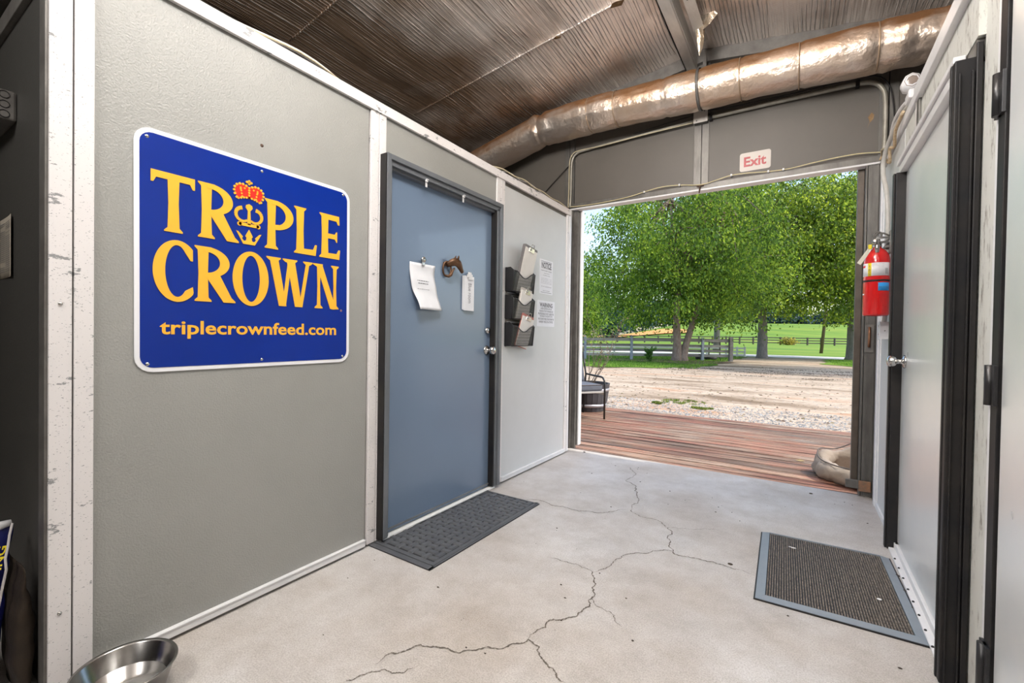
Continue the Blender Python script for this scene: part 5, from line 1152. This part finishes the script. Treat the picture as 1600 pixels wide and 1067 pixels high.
for i, (x, y) in enumerate(PF):
    g = ground_z(x, y); big = i == len(PF)-1; h = .095 if big else .065; c, s = math.cos(YAW), math.sin(YAW)
    if i == 4: continue
    mbp = MB().box(-h, h, -h, h, -.1, 1.30 if big else 1.27, .012).add([(-h, -h, 1.30), (h, -h, 1.30), (h, h, 1.30), (-h, h, 1.30), (0, 0, 1.34)], [(0, 1, 4), (1, 2, 4), (2, 3, 4), (3, 0, 4)])
    p = obj('post', mbp, greyw if big else postw, fn); p.location = Vector((x, y, g))-Vector(fn.location); p.rotation_euler = (0, 0, YAW)
for (z0, th) in ((.24, .13), (.49, .13), (.77, .13), (1.05, .15)):
    for (a, b) in zip(PF, PF[1:]):
        dx, dy = b[0]-a[0], b[1]-a[1]; L = math.hypot(dx, dy); nx, ny = -dy/L*.05, dx/L*.05
        j = random.uniform(-.012, .012); za, zb = ground_z(*a)+z0+j, ground_z(*b)+z0+random.uniform(-.012, .012)
        mbq = MB(); off = [(a[0]+nx*1.3, a[1]+ny*1.3), (b[0]+nx*1.3, b[1]+ny*1.3), (b[0]+nx*.5, b[1]+ny*.5), (a[0]+nx*.5, a[1]+ny*.5)]
        mbq.add([(off[0][0], off[0][1], za), (off[1][0], off[1][1], zb), (off[2][0], off[2][1], zb), (off[3][0], off[3][1], za),
                 (off[0][0], off[0][1], za+th), (off[1][0], off[1][1], zb+th), (off[2][0], off[2][1], zb+th), (off[3][0], off[3][1], za+th)],
                [(3, 2, 1, 0), (4, 5, 6, 7), (0, 1, 5, 4), (1, 2, 6, 5), (2, 3, 7, 6), (3, 0, 4, 7)])
        wrel(obj('plank', mbq, greyw, fn))
def rail_fence(name, lbl, P, zs, th, hp, m, hw=.06):
    f = thing(name, lbl, 'fence', (*P[0], ground_z(*P[0])))
    pm_ = MB().box(-hw, hw, -hw, hw, -.1, hp, .01).mesh('post')
    for x, y in P:
        p = obj('post', pm_, m, f); p.location = Vector((x, y, ground_z(x, y)))-Vector(f.location); p.rotation_euler = (0, 0, YAW)
    for z in zs:
        for a, b in zip(P, P[1:]):
            dx, dy = b[0]-a[0], b[1]-a[1]; L = math.hypot(dx, dy); nx, ny = -dy/L*.025, dx/L*.025
            za, zb = ground_z(*a)+z, ground_z(*b)+z
            wrel(obj('rail', MB().add([(a[0]-nx, a[1]-ny, za), (b[0]-nx, b[1]-ny, zb), (b[0]+nx, b[1]+ny, zb), (a[0]+nx, a[1]+ny, za), (a[0]-nx, a[1]-ny, za+th), (b[0]-nx, b[1]-ny, zb+th), (b[0]+nx, b[1]+ny, zb+th), (a[0]+nx, a[1]+ny, za+th)],
                     [(3, 2, 1, 0), (4, 5, 6, 7), (0, 1, 5, 4), (1, 2, 6, 5), (2, 3, 7, 6), (3, 0, 4, 7)]), m, f))
    return f
rail_fence('white_fence', 'low white rail fence beyond the plank fence', [along(u, 31.0) for u in (850, 905, 960, 1015, 1070, 1105, 1135, 1152, 1164)], (.10, .32, .55), .10, .72, whitep, .05)
darkw = mat('dark_fence_wood', (.055, .045, .04), .85, var=(.085, .07, .06), vscale=8)
rail_fence('dark_rail_fence', 'long dark three-rail fence along the foot of the pasture', [along(880+21.2*k, 81-.25*k) for k in range(0, 30)], (.25, .68, 1.10), .16, 1.32, darkw, .10)
gt = thing('paddock_gate', 'thin dark posts standing behind the right end of the plank fence', 'gate', (*along(1108, 27), ground_z(*along(1108, 27))))
for u, D in ((1108, 27), (1125, 27)):
    x, y = along(u, D); p = obj('bar', MB().box(-.03, .03, -.03, .03, 0, 1.12, .004), darkw, gt); p.location = Vector((x, y, ground_z(x, y)))-Vector(gt.location)
x, y = along(1116.5, 27); p = obj('cross_bar', MB().tube([(-.33, 0, 1.0), (.33, 0, 1.0)], .02, 6), darkw, gt); p.location = Vector((x, y, ground_z(x, y)))-Vector(gt.location); p.rotation_euler = (0, 0, YAW)
bdm = mat('dark_boulder', (.022, .02, .022), .7, var=(.045, .04, .04), vscale=9, bump=.6, bscale=14, bdist=.02)
for k, (u, D, sx, sz, lb) in enumerate(((1094, 25.6, .24, .30, 'tall dark boulder half hidden by the pale fence post'), (1111, 25.8, .36, .22, 'long low dark boulder right of the pale fence post'))):
    x, y = along(u, D); bm = bmesh.new(); bmesh.ops.create_icosphere(bm, subdivisions=3, radius=1)
    for v in bm.verts:
        q = 1+.22*noise.noise(v.co*1.7+Vector((k*5, 0, 0)))+.06*noise.noise(v.co*5); v.co = Vector((v.co.x*sx*q, v.co.y*sx*.7*q, (v.co.z*q+.75)*sz*.62))
        if v.co.z < -.02: v.co.z = -.02
    b = obj('boulder', MB().bm(bm, True), bdm, None, lb, 'rock'); bm.free(); b.location = (x, y, ground_z(x, y)+.03); b.rotation_euler = (0, 0, YAW)
x, y = along(1283, 43); po = thing('utility_pole', 'leaning brown utility pole beyond the road', 'pole', (x, y, ground_z(x, y)))
obj('shaft', MB().tube([(0, 0, -.2), (.32, .1, 4), (.62, .2, 8.2)], [.15, .125, .10], 12), mat('pole_wood', (.16, .11, .075), .85, var=(.11, .075, .05), vscale=6, stretch=(3, 3, .3)), po)
obj('crossarm', MB().box(-.3, 1.5, .1, .22, 7.5, 7.65, .01), mat('pole_wood', (0, 0, 0)), po)
ys = MB()
x, y = along(1231, 76); ysb = thing('flowering_bush', 'yellow-green bush in front of the dark rail fence', 'bush', (x, y, ground_z(x, y)))
rg = np.random.default_rng(8)

# ---- trees
def cards(P, D, s, asp, name):
    """one kite-shaped leaf per point P with drooping direction D"""
    n = len(P); D = D/np.linalg.norm(D, axis=1, keepdims=True); rnd = rng.normal(size=(n, 3)); Wd = np.cross(D, rnd); Wd /= np.linalg.norm(Wd, axis=1, keepdims=True)
    s = s[:, None]; V = np.empty((n, 4, 3)); V[:, 0] = P; V[:, 1] = P+D*s*.45+Wd*s*asp; V[:, 2] = P+D*s; V[:, 3] = P+D*s*.45-Wd*s*asp
    me = bpy.data.meshes.new(name); me.vertices.add(n*4); me.vertices.foreach_set('co', V.reshape(-1)); me.loops.add(n*4); me.loops.foreach_set('vertex_index', np.arange(n*4, dtype=np.int32))
    me.polygons.add(n); me.polygons.foreach_set('loop_start', np.arange(0, n*4, 4, dtype=np.int32)); me.update(calc_edges=True); return me
def tree(name, label, loc, trunks, crown_c, crown_r, nclump, nleaf, leaf, lm, bark, droop=.8, low=None, seed=1, clump_r=.75, group=None):
    rg = np.random.default_rng(seed); t = thing(name, label, 'tree', loc, (0, 0, 0), group)
    for tk in trunks: obj('trunk', MB().tube(tk[0], tk[1], 14), bark, t)
    # clump centres fill the crown, denser towards the shell
    C = rg.normal(size=(nclump, 3)); C /= np.linalg.norm(C, axis=1, keepdims=True); C *= (rg.random((nclump, 1))**.42); C = C*np.array(crown_r)+np.array(crown_c)
    if low: C = C[C[:, 2] > low(C[:, 0])]
    top = Vector(trunks[0][0][-1]); lim = MB(); ntk = len(trunks)
    for i in range(0, len(C), max(1, len(C)//70)):
        tk = trunks[i % ntk][0]; k = rg.integers(max(1, len(tk)-3), len(tk)); a = Vector(tk[k]); b = Vector(C[i]); m_ = a.lerp(b, .5)+Vector((0, 0, .25*(b-a).length*.4))
        lim.tube([a, a.lerp(m_, .55)+Vector((0, 0, .1)), m_, b], [.07, .05, .035, .012], 6)
    obj('branches', lim, bark, t)
    P = np.repeat(C, nleaf//len(C), axis=0); n = len(P); rr = rg.normal(size=(n, 3))*np.array((clump_r, clump_r, clump_r*.42)); 
    P = P+rr; rad = np.hypot(rr[:, 0], rr[:, 1]); P[:, 2] -= droop*.45*rad**1.5+droop*.55*rg.random(n)*rg.random(n)*1.3
    D = np.stack([rr[:, 0]*.5+rg.normal(size=n)*.45, rr[:, 1]*.5+rg.normal(size=n)*.45, -(.35+droop*.6)+rg.normal(size=n)*.5], 1)
    obj('foliage', cards(P, D, leaf*rg.uniform(.7, 1.35, n), .30, 'foliage'), lm, t, kind='stuff'); return t
barkr = mat('peeling_bark', (.20, .13, .10), .9, var=(.34, .26, .21), vscale=14, stretch=(1, 1, .35), bump=1, bscale=22, bdist=.03)
barkg = mat('grey_bark', (.17, .15, .145), .9, var=(.28, .25, .24), vscale=13, stretch=(1, 1, .3), bump=1, bscale=24, bdist=.03)
lmA = leafmat('birch_leaf', (.115, .235, .030), (.36, .50, .055), .42, .5)
lmB = leafmat('oak_leaf', (.135, .245, .030), (.42, .52, .055), .42, .5)
def TL(u, D): x, y = along(u, D); return (x, y, ground_z(x, y)+.03)
rdir = Vector((math.cos(YAW), math.sin(YAW), 0))
def RP(a, z, b=0): q = rdir*a+Vector((-rdir.y, rdir.x, 0))*b; return (q.x, q.y, z)
tree('forked_tree', 'forked birch tree with two leaning trunks by the plank fence', TL(1064, 23.7),
     [([RP(-.22, -.15), RP(-.20, .25), RP(-.20, .9), RP(-.24, 1.6), RP(-.26, 2.6), RP(-.2, 4.2), RP(-.5, 6.5), RP(-.7, 8.5)], [.36, .25, .205, .19, .17, .14, .10, .05]),
      ([RP(.12, -.15), RP(.12, .25), RP(.24, .8), RP(.45, 1.5), RP(.66, 2.2), RP(.9, 3.0), RP(1.4, 4.6), RP(2.0, 6.8), RP(2.3, 8.6)], [.33, .24, .175, .16, .15, .13, .11, .08, .04])],
     (-.1, .3, 5.9), (5.3, 4.8, 4.9), 560, 70000, .135, lmA, barkr, 1.0, lambda x: 2.55-.10*np.abs(x), 1, .46)
tree('broad_tree', 'broad tree with straight grey trunk at the lawn corner by the road', TL(1191, 29.5),
     [([RP(0, -.15), RP(0, .2), RP(0, 1.0), RP(.0, 2.2), RP(-.05, 3.5), RP(-.1, 6), RP(0, 9)], [.42, .33, .29, .27, .25, .18, .06])],
     (.3, 0, 7.6), (5.8, 5.0, 5.7), 560, 62000, .16, lmB, barkg, .55, lambda x: 3.0+.08*np.abs(x), 2, .52)
tree('right_tree', 'thick-trunked tree beside the right jamb of the doorway', TL(1334, 28.6),
     [([RP(0, -.15), RP(0, .2), RP(0, 1.0), RP(.0, 2.2), RP(.05, 3.5), RP(.1, 6), RP(0, 9)], [.56, .42, .37, .35, .31, .2, .08])],
     (-.2, 0, 7.4), (4.9, 5.0, 5.3), 500, 54000, .16, lmB, barkg, .7, lambda x: 2.9+.05*np.abs(x), 3, .52)
tree('shade_tree', 'tree filling the gap beyond the road above the pasture', TL(1120, 46),
     [([RP(0, -.15), RP(0, 1.0), RP(.0, 3), RP(.1, 6), RP(0, 10)], [.42, .3, .27, .2, .06])],
     (0, 0, 10.2), (8.5, 5.5, 7.2), 380, 40000, .24, lmB, barkg, .5, lambda x: 5.2+0*x, 4, 1.0)
tree('left_tree', 'pale green tree at the left jamb beyond the plank fence', TL(905, 40),
     [([RP(0, -.15), RP(0, 1.0), RP(.0, 3), RP(.1, 6)], [.4, .3, .25, .1])],
     (-1.6, 0, 5.2), (3.6, 3.6, 4.6), 160, 26000, .22, lmA, barkg, .6, lambda x: 1.2+0*x, 5, .9)
# offstage tree whose shade falls over the drive
tree('drive_tree', 'tall tree shading the drive, its crown above the frame', (6.1, 22.6, ground_z(6.1, 22.6)),
     [([RP(0, -.15), RP(0, 1.0), RP(.0, 5), RP(.1, 10)], [.4, .3, .25, .1])], (0, 0, 11.6), (4.4, 3.2, 3.0), 200, 30000, .22, lmB, barkg, .3, None, 6, .7)
# yellow bush and far tree line
P = rg.normal(size=(1500, 3))*np.array((.55, .4, .28))+np.array((0, 0, .55)); D = rg.normal(size=(1500, 3))
obj('foliage', cards(P, D, rg.uniform(.15, .3, 1500), .3, 'foliage'), leafmat('yellow_leaf', (.30, .30, .06), (.6, .5, .08)), ysb, kind='stuff')
obj('stems', MB().tube([(0, 0, 0), (.2, 0, .9)], .05, 6).tube([(0, 0, 0), (-.3, .1, .9)], .05, 6), barkg, ysb)
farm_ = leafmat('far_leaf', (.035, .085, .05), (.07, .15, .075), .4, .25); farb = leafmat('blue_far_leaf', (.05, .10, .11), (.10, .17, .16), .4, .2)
FT = [(878, 92, 12, 9, 0), (903, 96, 15, 10, 0), (928, 100, 12, 8, 0), (952, 125, 10, 9, 1), (985, 190, 15, 18, 1), (1020, 215, 15, 20, 1), (1055, 225, 14, 20, 1), (1090, 228, 13, 20, 1), (1120, 232, 12, 18, 1), (1150, 232, 14, 18, 1), (1180, 228, 15, 18, 1), (1212, 232, 11, 16, 1), (1243, 236, 9, 15, 1), (1278, 236, 6, 14, 1), (1305, 232, 10, 15, 1), (1332, 228, 12, 15, 1), (1362, 228, 14, 16, 0), (1395, 225, 14, 16, 0)]
nm_ = ['dark tree at the left jamb, nearest of the far trees', 'tall dark far tree just inside the left jamb', 'dark far tree over the left end of the pasture', 'blue-green tree left of the orange earth', 'hazy tree over the orange earth', 'hazy tree left of the forked trunks', 'hazy tree behind the forked trunks', 'hazy tree just right of the forked trunks', 'hazy tree on the crest left of the grey trunk', 'hazy tree on the crest near the grey trunk', 'hazy tree behind the straight grey trunk', 'hazy tree right of the straight grey trunk', 'low hazy tree midway to the utility pole', 'lowest hazy tree by the utility pole', 'hazy tree right of the utility pole', 'hazy tree behind the thick right trunk', 'far tree hidden right of the doorway', 'last far tree right of the doorway']
for i, (u, D, h, w_, b) in enumerate(FT):
    x, y = along(u, D); t = thing('distant_tree', nm_[i], 'tree', (x, y, ground_z(x, y)), (0, 0, 0), 'trees along the far pasture edge')
    obj('trunk', MB().tube([(0, 0, -.5), (0, 0, h*.5)], [.35, .2], 8), barkg, t)
    n = 5200; C = rg.normal(size=(60, 3)); C /= np.linalg.norm(C, axis=1, keepdims=True); C *= rg.random((60, 1))**.4; C = C*np.array((w_*.5, w_*.4, h*.48))+np.array((0, 0, h*.50))
    P = np.repeat(C, n//60, axis=0); P = P+rg.normal(size=P.shape)*np.array((w_*.09, w_*.09, h*.06)); P = P[P[:, 2] > .1]
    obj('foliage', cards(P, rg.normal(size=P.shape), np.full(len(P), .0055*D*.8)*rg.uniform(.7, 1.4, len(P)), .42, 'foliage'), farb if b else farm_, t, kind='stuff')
bpy.context.view_layer.update()
